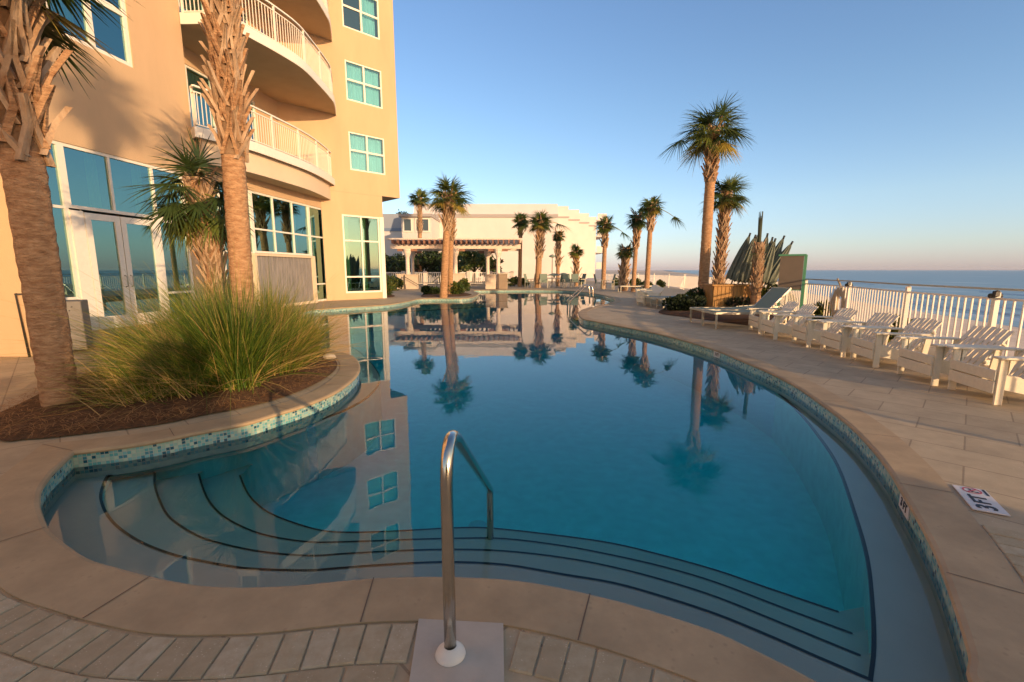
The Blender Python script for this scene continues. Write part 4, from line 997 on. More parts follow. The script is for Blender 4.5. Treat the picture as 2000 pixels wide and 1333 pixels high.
palm_px('shortest palm at the right end of the white wall', (1126, 552), 38, 487, 1125, 0.5, 27, r0=.17, r1=.13, n=24, boots=(.2, .95), group=GR, bootsize=1.5, lw=.07, detail=.7, Lp=0.3)
palm_px('palm with one hanging frond right of the white building', (1178, 560), 33, 435, 1183, 0.62, 28, r0=.17, r1=.14, n=26, boots=(.66, 1.0), Lp=0.4, group=GR, bootsize=1.5, lw=.065, detail=.7, extra=[(-8, -8, 1.2, .8, 0)])
palm_px('low palm with stout patterned trunk beside the far deck chairs', (1217, 556), 30, 484, 1223, 0.52, 29, r0=.27, r1=.16, n=26, boots=(.05, 1.0), group=GR, bootsize=1.5, lw=.06, detail=.8, Lp=0.3)
palm_px('slender palm close left of the one with a broken frond', (1237, 558), 29, 420, 1246, 0.62, 30, r0=.14, r1=.13, n=24, boots=(.6, 1.0), group=GR, bootsize=1.5, lw=.06, detail=.8, Lp=0.4)
palm_px('palm with a broken frond held out to the right', (1263, 562), 27.5, 398, 1273, 0.62, 31, r0=.16, r1=.13, n=26, boots=(.72, 1.0), group=GR, bootsize=1.5, lw=.055, detail=.8, Lp=0.4, extra=[(-5, -12, 1.35, .75, 1)])
palm_px('tallest palm in the right planter with fronds high above the deck', (1371, 598), 16.5, 248, 1394, 0.9, 32, r0=.185, r1=.155, n=40, boots=(.72, 1.0), group=GR, bootsize=1.15, lw=.038, nleaf=32, Lp=0.62, bend_=.0, extra=[(175, 15, 1.1, .8, 0)])
palm_px('shorter palm with toothed trunk close behind the tallest one', (1399, 592), 18.0, 372, 1420, 0.68, 33, r0=.18, r1=.15, n=32, boots=(.05, 1.0), group=GR, lw=.04, nleaf=30, Lp=0.42, bootsize=.9)
pt15 = palm_px('young stump like palm with an upright spear and few thin fronds before the umbrellas', (1474, 609), 13.9, 474, 1483, .42, 34, r0=.145, r1=.12, n=7, boots=(.3, 1.0), group=GR, lw=.014, nleaf=9, Lp=.15, el_min=-5, el_max=60, bootsize=.5)
# spear of the young palm
m_ = MB(); hh = Q(1483, 474, 13.9).z; off_x = Q(1483, 474, 13.9).x - Q(1474, 609, 13.9).x
for k in range(14):
    a = k * .45; m_.tube([(off_x + .03 * math.cos(a), .03 * math.sin(a), hh - .1), (off_x - .02 + .05 * math.cos(a), .05 * math.sin(a), hh + .8 + .1 * math.sin(k * 3))], [.02, .008], 5)
m_.build('spear', 'shrub_dark', pt15)
# palms behind the viewer: their shadow and mirror images fall on the hotel
shp = Vector(WP(*WS(190, 165), 0)); 
q = shp + sdir * (23.0 / math.cos(SUN_E)); 
palm('palm behind the viewpoint whose shadow falls on the hotel wall', (q.x, q.y, 0), q.z, .19, .17, .75, 40, 41, boots=(.75, 1.0), Lp=.45, group=GR, el_min=-50)
for i, (x, y, h) in enumerate(((1.5, -17, 6.0), (4.5, -13, 5.0))):
    palm(('farther palm behind the viewpoint', 'nearer palm behind the viewpoint')[i], (x, y, 0), h, .19, .17, .9, 30, 50 + i, group=GR)

# ------------------------------------------------------------------ plants
def shrub(label, c, rx, ry, h, n, seed, mats=('shrub', 'shrub_olive_leaf'), lf=.07, name='shrub', group=None, spiky=False):
    rnd = random.Random(seed); t = empty(name, tuple(c), 0, label, 'shrub' if name != 'tree' else 'tree', group)
    m_ = MB(); lobes = [(rnd.uniform(-.6, .6) * rx, rnd.uniform(-.6, .6) * ry, h * rnd.uniform(.35, .8), rnd.uniform(.3, .55)) for _ in range(7)]
    for i in range(n):
        lx, ly, lz, lr = lobes[i % 7]
        v = Vector((rnd.gauss(0, 1), rnd.gauss(0, 1), rnd.gauss(0, 1))).normalized() * rnd.uniform(.55, 1.0) ** .5
        p = Vector((lx + v.x * lr * rx, ly + v.y * lr * ry, max(.02, lz + v.z * lr * h * .7)))
        d = (v + Vector((rnd.uniform(-.6, .6), rnd.uniform(-.6, .6), rnd.uniform(-.1, .9)))).normalized(); L_ = lf * rnd.uniform(.7, 1.6) * (1.8 if spiky else 1)
        side = d.cross(Vector((rnd.uniform(-1, 1), rnd.uniform(-1, 1), rnd.uniform(-1, 1)))); side.normalize(); w = L_ * (.14 if spiky else .34)
        m_.add([p, p + d * L_ * .5 + side * w, p + d * L_, p + d * L_ * .5 - side * w], [(0, 1, 2, 3)], 0 if rnd.random() < .6 else 1)
    m_.build('foliage', list(mats), t)
    s2 = MB()
    for i in range(6): a = rnd.random() * 6.28; s2.tube([(0, 0, 0), (math.cos(a) * rx * .3, math.sin(a) * ry * .3, h * .4), (math.cos(a) * rx * .5, math.sin(a) * ry * .5, h * .7)], [.03 * h, .02 * h, .008 * h], 5)
    s2.build('stem', 'twig', t)
    return t
def grass_clump(label, c, h, spread, n, seed, wind=(-.25, 0), w=.008, mixc=(.5, .85), group='ornamental grass clumps in the planter'):
    rnd = random.Random(seed); m_ = MB()
    for i in range(n):
        a = rnd.random() * 6.283; rr = abs(rnd.gauss(0, .13)) * spread * 1.1; b = Vector((math.cos(a) * rr, math.sin(a) * rr, 0))
        tilt = min(1.25, abs(rnd.gauss(.20, .25)) * (1 + rr)); a2 = a + rnd.uniform(-.7, .7)
        d = Vector((math.cos(a2) * math.sin(tilt) + wind[0] * rnd.random(), math.sin(a2) * math.sin(tilt) + wind[1] * rnd.random(), math.cos(tilt))).normalized()
        L_ = h * (rnd.uniform(.5, 1.12) if rnd.random() < .93 else rnd.uniform(1.1, 1.4)); q = rnd.random(); mi = 0 if q < mixc[0] else (1 if q < mixc[1] else 2)
        if tilt > .75 and rnd.random() < .5: mi = 2; 
        out = Vector((d.x, d.y, 0)); dr = rnd.uniform(.12, .55) * (spread + .3)
        side = Vector((-d.y, d.x, 0)); side = side.normalized() if side.length > .01 else Vector((1, 0, 0)); an = rnd.uniform(-1.2, 1.2); side = (side * math.cos(an) + d.cross(side) * math.sin(an))
        o = len(m_.v); S = 5
        for k in range(S + 1):
            t = k / S; p = b + d * L_ * t + out * L_ * .35 * t * t + Vector((0, 0, -dr * L_ * t * t * (.5 + .9 * math.sin(min(1.3, tilt))))); ww = w * (1 - t * .85) * rnd.uniform(.8, 1.1)
            p.z = max(p.z, .02 + .05 * rnd.random())
            m_.v.append(tuple(p - side * ww / 2)); m_.v.append(tuple(p + side * ww / 2))
            if k: kk = o + 2 * k; m_.f.append((kk - 2, kk - 1, kk + 1, kk)); m_.m.append(mi)
    o = m_.build('grass_clump', ['grass_a', 'grass_b', 'grass_c'], loc=c); tag(o, label, 'ornamental grass', group); return o
for i in range(7):  # unseen hedge added behind the viewpoint to keep low sun off the foreground
    hgt_ = 2.5 if i < 4 else 1.75
    shrub('added unseen hedge shrub shading the foreground', (-.8 + i * 1.35, -5.0 - .2 * (i % 2), 0), .85, .5, hgt_, 1500, 200 + i, lf=.22, name='added_shade_shrub', group='unseen hedge added to shade the foreground')['label'] = 'unseen leafy shrub added behind the viewpoint to shade the foreground'
# planter bed (peninsula)
bedf = [(0, 862), (50, 860), (96, 857), (200, 845), (320, 829), (400, 812), (480, 797), (560, 775), (620, 749), (650, 729), (659, 715), (656, 706), (648, 698), (634, 688)]
bed = [XY(P(*q)) for q in bedf] + [XY(P(560, 668)), XY(P(450, 668)), XY(P(330, 690)), XY(P(220, 720)), XY(P(120, 752)), XY(P(40, 790)), XY(P(-40, 830))]
bed = catmull(bed, 4)
def mound(mbx, poly, h, step=.12, lift=.01, seed=1):
    # grid points inside polygon raised towards the middle
    xs = [p[0] for p in poly]; ys = [p[1] for p in poly]; rnd = random.Random(seed)
    segs = [(Vector(poly[i]), Vector(poly[(i + 1) % len(poly)])) for i in range(len(poly))]
    def inside(x, y):
        c = False
        for a_, b2 in segs:
            if (a_.y > y) != (b2.y > y) and x < (b2.x - a_.x) * (y - a_.y) / (b2.y - a_.y) + a_.x: c = not c
        return c
    def dist(x, y):
        p = Vector((x, y)); best = 9
        for a_, b2 in segs:
            ab = b2 - a_; t = max(0, min(1, (p - a_).dot(ab) / max(1e-9, ab.length_squared))); best = min(best, (p - a_ - ab * t).length)
        return best
    inner_pts = []
    x = min(xs)
    while x < max(xs):
        y = min(ys)
        while y < max(ys):
            xx, yy = x + rnd.uniform(-.3, .3) * step, y + rnd.uniform(-.3, .3) * step
            if inside(xx, yy):
                dd = dist(xx, yy)
                if dd > step * .5: inner_pts.append((xx, yy, dd))
            y += step
        x += step
    from mathutils.geometry import delaunay_2d_cdt
    vv = [Vector(p) for p in poly] + [Vector((p[0], p[1])) for p in inner_pts]; n = len(poly)
    res = delaunay_2d_cdt(vv, [(i, (i + 1) % n) for i in range(n)], [], 1, 1e-5)
    out = []
    for i, v in enumerate(res[0]):
        dd = dist(v.x, v.y); z = lift + (h * min(1, dd / .35) ** .6 + rnd.uniform(0, .02) if dd > .01 else 0); out.append((v.x, v.y, z))
    mbx.add(out, [tuple(f) for f in res[2]]); return inside
m_ = MB(); ins = mound(m_, bed, .07)
struct(m_.build('mulch_bed', 'mulch', smooth=False))
def straw(poly_in, box, n, seed, name, label, z=.07, L=.12, m='straw'):
    rnd = random.Random(seed); m2 = MB()
    for i in range(n):
        x, y = rnd.uniform(box[0], box[1]), rnd.uniform(box[2], box[3])
        if not poly_in(x, y): continue
        a = rnd.random() * 6.28; l_ = L * rnd.uniform(.5, 1.3); zz = z + rnd.uniform(-.02, .035); d = Vector((math.cos(a), math.sin(a), rnd.uniform(-.15, .25))); s2 = Vector((-math.sin(a), math.cos(a), 0)) * .0022
        p = Vector((x, y, zz)); q2 = p + d * l_ * .5 + s2 * 3; r2 = p + d * l_ + Vector((0, 0, -.02))
        m2.add([p - s2, p + s2, q2 + s2, q2 - s2, r2 + s2 * .5, r2 - s2 * .5], [(0, 1, 2, 3), (3, 2, 4, 5)])
    o = m2.build(name, m); tag(o, label, 'pine straw', kind='stuff'); return o
bx_ = [p[0] for p in bed]; by_ = [p[1] for p in bed]
straw(ins, (min(bx_), max(bx_), min(by_), max(by_)), 16000, 7, 'pine_straw', 'loose brown pine straw covering the near planter bed')
G = [((285, 792), .62, 1.2, 900, (-.9, -.1), 'low dry grass clump beside the near left trunk', (.25, .55)),
     ((385, 778), 1.0, 1.1, 1900, (-.7, 0), 'windswept grass clump leaning left over the pine straw', (.35, .72)),
     ((465, 770), 1.28, .75, 3800, (-.15, 0), 'tallest dense green grass clump in the middle of the planter', (.7, .93)),
     ((545, 738), .98, .75, 3000, (.15, 0), 'rounded grass clump with golden skirt toward the pool', (.30, .70)),
     ((590, 712), .86, .62, 2100, (.1, 0), 'rightmost grass clump at the tip of the planter', (.30, .75)),
     ((330, 735), 1.2, 1.1, 1500, (-1.0, 0), 'grass clump blown toward the glass doors', (.3, .7)),
     ((420, 712), 1.35, .85, 2400, (-.5, 0), 'grass clump around the foot of the ragged palm', (.4, .8)),
     ((530, 700), 1.22, .65, 2400, (.0, 0), 'grass clump behind the tallest one by the fountain wall', (.4, .85))]
for i, (pp, h, sp_, n, wd, lab, mx_) in enumerate(G):
    c = P(*pp); grass_clump(lab, (c.x, c.y, .05), h, sp_, n, 60 + i, wd, mixc=mx_)
# little rock in the planter tip
m_ = MB(); rnd = random.Random(2); 
for i in range(1):
    vs = []; n1, n2 = 6, 10
    for a_ in range(n1 + 1):
        for b2 in range(n2):
            th = math.pi * a_ / n1; ph = 2 * math.pi * b2 / n2; k = rnd.uniform(.85, 1.1); vs.append((.10 * math.sin(th) * math.cos(ph) * k, .06 * math.sin(th) * math.sin(ph) * k, .045 * math.cos(th) * k))
    m_.add(vs, [(a_ * n2 + b2, a_ * n2 + (b2 + 1) % n2, (a_ + 1) * n2 + (b2 + 1) % n2, (a_ + 1) * n2 + b2) for a_ in range(n1) for b2 in range(n2)])
c = P(645, 710); tag(m_.build('rock', 'concrete', smooth=False, loc=(c.x, c.y, .10)), 'pale rock at the tip of the grass planter', 'rock')
# bed under the wing window and shrubs
bed2 = catmull([XY(P(*q)) for q in ((640, 586), (690, 584.5), (740, 583), (770, 580), (765, 576), (740, 574), (690, 576), (640, 580))], 3)
m_ = MB(); in2 = mound(m_, bed2, .05, step=.25); struct(m_.build('mulch_bed', 'mulch'))
for i, (x, y) in enumerate(((655, 583), (688, 582), (716, 581), (750, 579))):
    c = P(x, y); shrub(('leftmost low shrub', 'second low shrub', 'fullest low shrub', 'rightmost low shrub')[i] + ' of the row under the corner window', (c.x, c.y, .03), .5, .4, (.62, .6, .8, .6)[i], 1500, 80 + i, lf=.11, group='shrubs under the corner window', spiky=True)
# island planter
bed3 = catmull([XY(P(*q)) for q in ((826, 581), (860, 580.5), (910, 579), (920, 575), (890, 572), (840, 573), (824, 577))], 3)
m_ = MB(); mound(m_, bed3, .05, step=.25); struct(m_.build('mulch_bed', 'mulch'))
for x, y, r_, h, lab in ((836, 577, .28, .35, 'small dark shrub left of the island palm'), (852, 577, .22, .3, 'smallest dark shrub against the island palm'), (890, 577, .5, .62, 'large olive shrub right of the island palm'), (903, 575, .4, .75, 'upright shrub at the right end of the island')):
    c = P(x, y); shrub(lab, (c.x, c.y, .03), r_, r_, h, 1100, int(x), lf=.11, mats=(('shrub_dark', 'shrub') if h < .4 else ('shrub', 'shrub_olive_leaf')))
# right planter
bed4 = catmull([XY(P(*q)) for q in ((1287, 612), (1330, 619), (1400, 628), (1500, 640), (1560, 632), (1540, 610), (1480, 598), (1400, 592), (1340, 594), (1300, 603))], 4)
m_ = MB(); in4 = mound(m_, bed4, .08, step=.2); struct(m_.build('mulch_bed', 'mulch'))
for x, y, r_, h, lab, mm in ((1322, 612, .38, .42, 'low dark shrub at the left tip of the right planter', ('shrub_dark', 'shrub_dark')), (1345, 612, .42, .45, 'second dark shrub in the right planter', ('shrub_dark', 'shrub_dark')), (1368, 607, .45, .62, 'dark green shrub at the foot of the tallest palm', ('shrub_dark', 'shrub')), (1392, 606, .4, .65, 'shrub between the palms and the wooden planter', ('shrub_dark', 'shrub')), (1440, 612, .5, .4, 'low shrub before the wooden planter', ('shrub_dark', 'twig')), (1486, 608, .42, .75, 'olive shrub at the foot of the young palm', ('shrub', 'shrub_olive_leaf')), (1352, 596, .3, .4, 'small spiky plant behind the tallest palm', ('shrub', 'shrub_olive_leaf'))):
    c = P(x, y); shrub(lab, (c.x, c.y, .03), r_, r_, h, 1500, int(x), lf=.08, mats=mm)
for i, (x, y, h) in enumerate(((1532, 600, .35), (1612, 626, .26), (1735, 664, .26), (1262, 566, .5), (1290, 562, .45), (1240, 563, .6), (1130, 556, .5), (1005, 560, .7), (990, 560, .6), (1026, 560, .55), (755, 566, .9), (772, 568, .8), (1205, 558, .5))):
    c = P(x, y); shrub(('sea oat tuft behind the sign post', 'yellow green tuft at the fence foot left of the life ring', 'yellow green tuft behind the deck chairs', 'tuft under the broken frond palm', 'tuft right of the broken frond palm', 'low bush by the slender palm', 'low bush at the end of the white wall', 'bush by the dark trunked palm', 'bush at the pergola corner', 'bush left of the patio chairs', 'dark bush beside the corner of the hotel', 'bush behind the hotel corner', 'low bush at the stout low palm')[i], (c.x, c.y, 0), h * .7, h * .7, h, 700, 300 + i, lf=.12, spiky=(i < 3), mats=(('shrub_olive_leaf', 'shrub_olive_leaf') if i < 3 else ('shrub', 'shrub_olive_leaf')))

# ------------------------------------------------------------------ beach fence along the deck
fl = [(6.1, 0.5), (6.35, 3.2)] + [XY(P(x, y, 1.07)) for x, y in ((1948, 567), (1775, 558), (1660, 550.5), (1575, 546.5))] + [(8.9, 14.8), (9.6, 17), (10.3, 19.6), (10.8, 22.2), (11.2, 25), (11.55, 28), (11.8, 31.5), (11.95, 35), (11.9, 38.5), (11.5, 42), (10.7, 45.5), (9.6, 49)]
fl[2] = (fl[2][0], fl[2][1])
fence = empty('beach_fence', (fl[2][0], fl[2][1], 0), 0, 'long cream metal railing between the pool deck and the beach', 'fence')
F0 = Vector((fl[2][0], fl[2][1], 0))
for i in range(len(fl) - 1):
    a = Vector((*fl[i], 0)) - F0; b = Vector((*fl[i + 1], 0)) - F0; d = (b - a); L_ = d.length; d.normalize()
    m_ = MB(); m_.box(a + Vector((0, 0, .52)), (.065, .065, 1.04), Matrix.Rotation(math.atan2(d.y, d.x), 3, 'Z'), bev=.004); m_.lathe([(0, .03), (.05, .01), (.05, 0)], a + Vector((0, 0, 1.04)), 4); m_.build('post', 'white', fence)
    z = lambda h: Vector((0, 0, h))
    m_ = MB(); m_.bar(a + z(1.085), b + z(1.085), .07, .028, ext=.02); m_.build('top_rail', 'alu', fence)
    m_ = MB(); m_.bar(a + d * .035 + z(.95), b - d * .035 + z(.95), .03, .03); m_.bar(a + d * .035 + z(.10), b - d * .035 + z(.10), .03, .03)
    n = int(L_ / .135)
    for k in range(1, n): m_.box(a + d * L_ * k / n + z(.525), (.021, .021, .82), Matrix.Rotation(math.atan2(d.y, d.x), 3, 'Z'))
    m_.build('baluster_panel', 'white', fence)
# clamps on the near posts
for i in (2, 4):
    m_ = MB(); p = Vector((*fl[i], 0)) - F0; m_.tube([p + Vector((-.09, 0, .99)), p + Vector((.06, 0, .99))], .035, 10); m_.box(p + Vector((-.05, -.04, 1.02)), (.08, .05, .08), bev=.01); m_.build('clamp', 'dark', fence)
# sand fence farther along the beach
bf = empty('dune_fence', (20, 40, -1.5), 0, 'weathered picket fence across the far beach sand', 'fence')
for i in range(14):
    x0, y0 = 12 + i * 2.0, 33 + i * 5.2; hh = hgt(x0, y0)
    m_ = MB(); m_.tube([(x0 - 20, y0 - 40, hh + 1.5 - .1), (x0 - 20, y0 - 40, hh + 1.5 + 1.5)], .06, 7); m_.build('post', 'pergola', bf, smooth=True)
    if i < 13:
        m_ = MB(); x1, y1 = x0 + 2, y0 + 5.2; h1_ = hgt(x1, y1)
        for k in range(20):
            t = (k + .5) / 20; xx, yy = x0 + (x1 - x0) * t, y0 + (y1 - y0) * t; hz = hh + (h1_ - hh) * t; m_.box((xx - 20, yy - 40, hz + 1.5 + .55), (.05, .09, 1.1))
        m_.bar((x0 - 20, y0 - 40, hh + 1.5 + .9), (x1 - 20, y1 - 40, h1_ + 1.5 + .9), .03, .04); m_.build('pickets', 'pergola', bf)
# life ring in its cover, hung on the fence
c = Q(1650, 588, P(1655, 549, 1.07).y - .28); lr = empty('life_ring', tuple(c + Vector((-.15, -.05, 0))), R(79), 'tan covered life ring hanging on the beach fence', 'life ring'); lr.scale = (1.18, 1.18, 1.12)
m_ = MB(); vs = []; n1, n2 = 36, 12
for i in range(n1):
    a = 2 * math.pi * i / n1
    for k in range(n2):
        b2 = 2 * math.pi * k / n2; rr = .235 + .095 * math.cos(b2); vs.append((rr * math.cos(a), .06 * math.sin(b2), rr * 1.12 * math.sin(a) - .05))
m_.add(vs, [(i * n2 + k, ((i + 1) % n1) * n2 + k, ((i + 1) % n1) * n2 + (k + 1) % n2, i * n2 + (k + 1) % n2) for i in range(n1) for k in range(n2)]); m_.build('ring', 'rope_ring', lr, smooth=True)
m_ = MB(); m_.bar((-.02, 0, .26), (0, .1, .50), .09, .02); m_.build('hanging_strap', 'rope_ring', lr)
# sign board
Ys = 13.6; tl, trp, bl = Q(1524, 500, Ys), Q(1572, 499, Ys - .35), Q(1521, 566, Ys)
sg = empty('sign_board', (trp.x, trp.y, 0), math.atan2(trp.y - tl.y, trp.x - tl.x), 'brown notice board seen from behind on green posts by the fence', 'sign')
Wd = (Vector((trp.x, trp.y, 0)) - Vector((tl.x, tl.y, 0))).length; zt, zb_ = tl.z, bl.z
m_ = MB(); m_.box((-Wd / 2, 0, (zt + zb_) / 2), (Wd - .02, .03, zt - zb_ - .02)); m_.build('panel', 'board', sg)
m_ = MB(); m_.box((-Wd / 2, 0, zt + .015), (Wd + .08, .06, .05)); m_.build('top_trim', 'green_metal', sg); m_ = MB(); m_.box((-Wd / 2, .012, zb_ - .0), (Wd, .05, .03)); m_.build('bottom_trim', 'green_metal', sg)
for x in (.03, -Wd + .06): m_ = MB(); m_.box((x, .062, zt / 2 + .012), (.075, .075, zt - .02 if x < 0 else zt + .02)); m_.build('post', 'green_metal', sg)

# wooden planter bin with folded parasols
wc = P(1432, 612); 
wb_ = empty('wooden_bin', (wc.x, wc.y + .5, 0), R(-4), 'orange slatted wooden bin holding the folded parasols', 'wooden bin')
m_ = MB(); hw, hd, hh = .60, .45, .82
for k in range(10): m_.box((-hw + .06 + k * .12, -hd, hh / 2 + .03), (.11, .03, hh), bev=.004); m_.box((-hw + .06 + k * .12, hd, hh / 2 + .03), (.11, .03, hh), bev=.004)
for k in range(7): m_.box((-hw, -hd + .08 + k * .125, hh / 2 + .03), (.03, .11, hh), bev=.004); m_.box((hw, -hd + .08 + k * .125, hh / 2 + .03), (.03, .11, hh), bev=.004)
m_.build('slats', 'wood', wb_)
m_ = MB(); m_.box((0, -hd - .01, hh + .05), (2 * hw + .12, .12, .045)); m_.box((0, hd + .01, hh + .05), (2 * hw + .12, .12, .045)); m_.box((-hw, 0, hh + .051), (.10, 2 * hd - .1, .042)); m_.box((hw, 0, hh + .051), (.10, 2 * hd - .1, .042)); m_.build('rim', 'wood', wb_)
def parasol():
    t = empty('folded_parasol', (0, 0, 0)); tag(t, 'p', 'parasol', 'folded parasols in the wooden bin')
    m2 = MB(); m2.tube([(0, 0, 0), (0, 0, 2.4)], .022, 8); m2.build('pole', 'alu', t, smooth=True)
    m2 = MB(); n = 24; vs = []
    for i, (z_, r_) in enumerate(((2.36, .025), (2.24, .06), (1.9, .125), (1.5, .18), (1.08, .225), (.90, .215))):
        for k in range(n):
            a_ = 2 * math.pi * k / n + i * .05; rr = r_ * (1 if k % 3 else .62) * (1 + .08 * math.sin(k * 5 + i)); vs.append((rr * math.cos(a_), rr * math.sin(a_), z_ + (.05 * math.sin(k * 2.1) if i == 5 else 0)))
    m2.add(vs, [(i * n + k, i * n + (k + 1) % n, (i + 1) * n + (k + 1) % n, (i + 1) * n + k) for i in range(5) for k in range(n)]); m2.build('canopy', 'canvas', t)
    m2 = MB(); m2.tube([(0, 0, 2.34), (0, 0, 2.46)], .03, 8); m2.build('finial', 'dark', t, smooth=True)
    return t
pp0 = parasol(); base = Vector((wc.x + .35, wc.y + .55, .25))
spec = [(-.42, .0, 28), (-.26, -.12, 20), (-.13, .12, 14), (.0, -.1, 8), (.12, .12, -4), (.22, -.08, -10), (.34, .1, -24), (.42, -.02, -32), (.30, -.15, -18)]
labs = ['leftmost folded green parasol leaning left out of the bin', 'second folded parasol from the left', 'third folded parasol leaning left behind the second', 'upright folded parasol left of the young palm', 'folded parasol hidden behind the young palm trunk', 'folded parasol just right of the young palm', 'second folded parasol from the right', 'rightmost folded parasol leaning far right', 'short folded parasol between the right hand ones']
# the canopies stand side by side above the bin, all leaning seaward by different amounts
spec = [(1436, 0, 17), (1447, -.16, 15), (1457, .10, 12), (1467, -.1, 8), (1481, .1, 6), (1493, -.05, 10), (1499, .1, 22), (1506, -.02, 28), (1491, -.18, 16)]
for i, (px, y, deg) in enumerate(spec):
    o = pp0 if i == 0 else copy_tree(pp0); Yu = wc.y + .55 + y; tx = Q(px, 533, Yu).x
    o.location = (tx - math.tan(R(deg)) * 1.05, Yu, .18); o.rotation_euler = (R(3 * math.sin(i * 2)), R(deg), 0); o['label'] = labs[i]; o.scale = (1.05, 1.05, .99 - .04 * (i % 3))

# ------------------------------------------------------------------ adirondack chairs, facing the pool
def chair_proto():
    t = empty('deck_chair'); W = .35
    m2 = MB()
    for k in range(6):
        x0 = -.40 + k * .095; z = .37 - (x0 + .40) * .24; m2.box((x0 + .04, 0, z), (.082, 2 * W - .06, .022), Matrix.Rotation(R(13), 3, 'Y'), bev=.004)
    m2.build('seat', 'chair_white', t)
    m2 = MB(); b0_ = Vector((.12, 0, .26)); tp = Vector((.50, 0, .76))
    ns = 7
    for k in range(ns):
        y = -W + .05 + (2 * W - .10) * k / (ns - 1); ex = .03 * (1 - abs(k - 3) / 3); d2 = (tp - b0_).normalized(); m2.bar(b0_ + Vector((0, y, 0)), tp + d2 * ex + Vector((0, y, 0)), .076, .02, up=(-1, 0, .6))
    m2.bar((.21, -W, .345), (.21, W, .345), .07, .025, up=(1, 0, 1.5)); m2.bar((.40, -W, .59), (.40, W, .59), .07, .025, up=(1, 0, 1.5)); m2.build('backrest', 'chair_white', t)
    for sg in (-1, 1):
        m2 = MB(); m2.box((-.06, sg * (W + .035), .565), (.80, .135, .026), bev=.006); m2.build('armrest', 'chair_white', t)
        m2 = MB(); m2.box((-.37, sg * (W + .015), .276), (.085, .028, .552), bev=.004); m2.add([(-.315, sg * W - .0, .55), (-.25, sg * W, .55), (-.315, sg * W, .36), (-.315, sg * (W + .028), .55), (-.25, sg * (W + .028), .55), (-.315, sg * (W + .028), .36)], [(0, 1, 2), (3, 5, 4), (0, 3, 4, 1), (1, 4, 5, 2)]); m2.build('front_leg', 'chair_white', t)
        m2 = MB(); m2.bar((-.42, sg * (W - .015), .29), (.52, sg * (W - .015), .10), .026, .17); m2.box((.30, sg * (W + .012), .30), (.08, .026, .50), Matrix.Rotation(R(8), 3, 'Y')); m2.build('rear_leg', 'chair_white', t)
    m2 = MB(); m2.box((-.425, 0, .35), (.024, 2 * W + .02, .12), bev=.004); m2.box((-.425, 0, .205), (.024, 2 * W + .02, .14), bev=.004); m2.build('apron', 'chair_white', t)
    return t
ch0 = chair_proto()
cl = [('nearest white deck chair cut by the right edge', (1948, 792)), ('second nearest white deck chair in the row along the fence', (1824, 754)), ('third white deck chair from the right, next to the depth marker side', (1712, 719)), ('fourth white deck chair, below the life ring', (1644, 698)), ('fifth white deck chair, left of the life ring', (1579, 679)), ('sixth white deck chair, in front of the sign post', (1512, 664)), ('farthest white deck chair of the fence row, beside the raised lounger', (1484, 652))]
cl[2] = ('third white deck chair from the right edge in the fence row', (1712, 719))
for i, (lab, q) in enumerate(cl):
    p = P(*q); o = ch0 if i == 0 else copy_tree(ch0); o.location = (p.x + .36, p.y + .245, 0); o.scale = (.84, .84, .86); o.rotation_euler = (0, 0, R((-11, -10, -12, -9, -11, -8, -10)[i]))
    tag(o, lab, 'deck chair', 'white deck chairs along the fence')
for i in range(4):
    o = copy_tree(ch0); o.location = (5.3 + i * .28, 17.6 + i * 1.1, 0); o.scale = (.86, .86, .86); o.rotation_euler = (0, 0, R(8))
    tag(o, ('nearest white chair of the distant group left of the tall palms', 'second white chair of the distant group', 'third white chair of the distant group', 'farthest white chair of the distant group')[i], 'deck chair', 'white deck chairs beyond the right planter')

# ------------------------------------------------------------------ loungers
def lounger(label, loc, rz, back_deg, sl='sling', group='sling loungers on the deck', L=1.95, W=.66):
    t = empty('sun_lounger', loc, rz, label, 'sun lounger', group); H = .36; hx = 1.22
    m2 = MB()
    for sy in (-1, 1): m2.bar((0, sy * W / 2, H), (L * .97, sy * W / 2, H), .035, .05)
    for x in (0, L * .95): m2.bar((x, -W / 2, H), (x, W / 2, H), .035, .045)
    m2.build('frame', 'alu', t)
    for x in (.03, L * .86):
        for sy in (-1, 1): m2 = MB(); m2.box((x, sy * (W / 2 + .001), H / 2 - .01), (.042, .038, H - .02), bev=.004); m2.build('leg', 'alu', t)
    m2 = MB(); n = 10
    for i in range(n):
        x0, x1 = .03 + (hx - .03) * i / n, .03 + (hx - .03) * (i + 1) / n; z0 = H + .028 - .02 * math.sin(math.pi * i / n); z1 = H + .028 - .02 * math.sin(math.pi * (i + 1) / n)
        m2.add([(x0, -W / 2 + .02, z0), (x1, -W / 2 + .02, z1), (x1, W / 2 - .02, z1), (x0, W / 2 - .02, z0), (x0, -W / 2 + .02, z0 - .012), (x1, -W / 2 + .02, z1 - .012), (x1, W / 2 - .02, z1 - .012), (x0, W / 2 - .02, z0 - .012)], [(0, 1, 2, 3), (7, 6, 5, 4), (0, 4, 5, 1), (3, 2, 6, 7)])
    m2.build('sling', sl, t, smooth=False)
    a_ = R(back_deg); ex, ez = hx + .74 * math.cos(a_), H + .03 + .74 * math.sin(a_)
    m2 = MB(); m2.bar((hx, 0, H + .03), (ex, 0, ez), W - .05, .016); m2.build('backrest', sl, t)
    m2 = MB()
    for sy in (-1, 1): m2.bar((hx, sy * (W / 2 - .012), H + .03), (ex, sy * (W / 2 - .012), ez), .03, .035)
    m2.bar((ex, -W / 2, ez), (ex, W / 2, ez), .03, .035)
    if back_deg > 10: m2.tube([(hx + .35 * math.cos(a_), -W / 2, H + .35 * math.sin(a_)), (hx + .62, -W / 2, H)], .012, 6)
    m2.build('back_frame', 'alu', t); return t
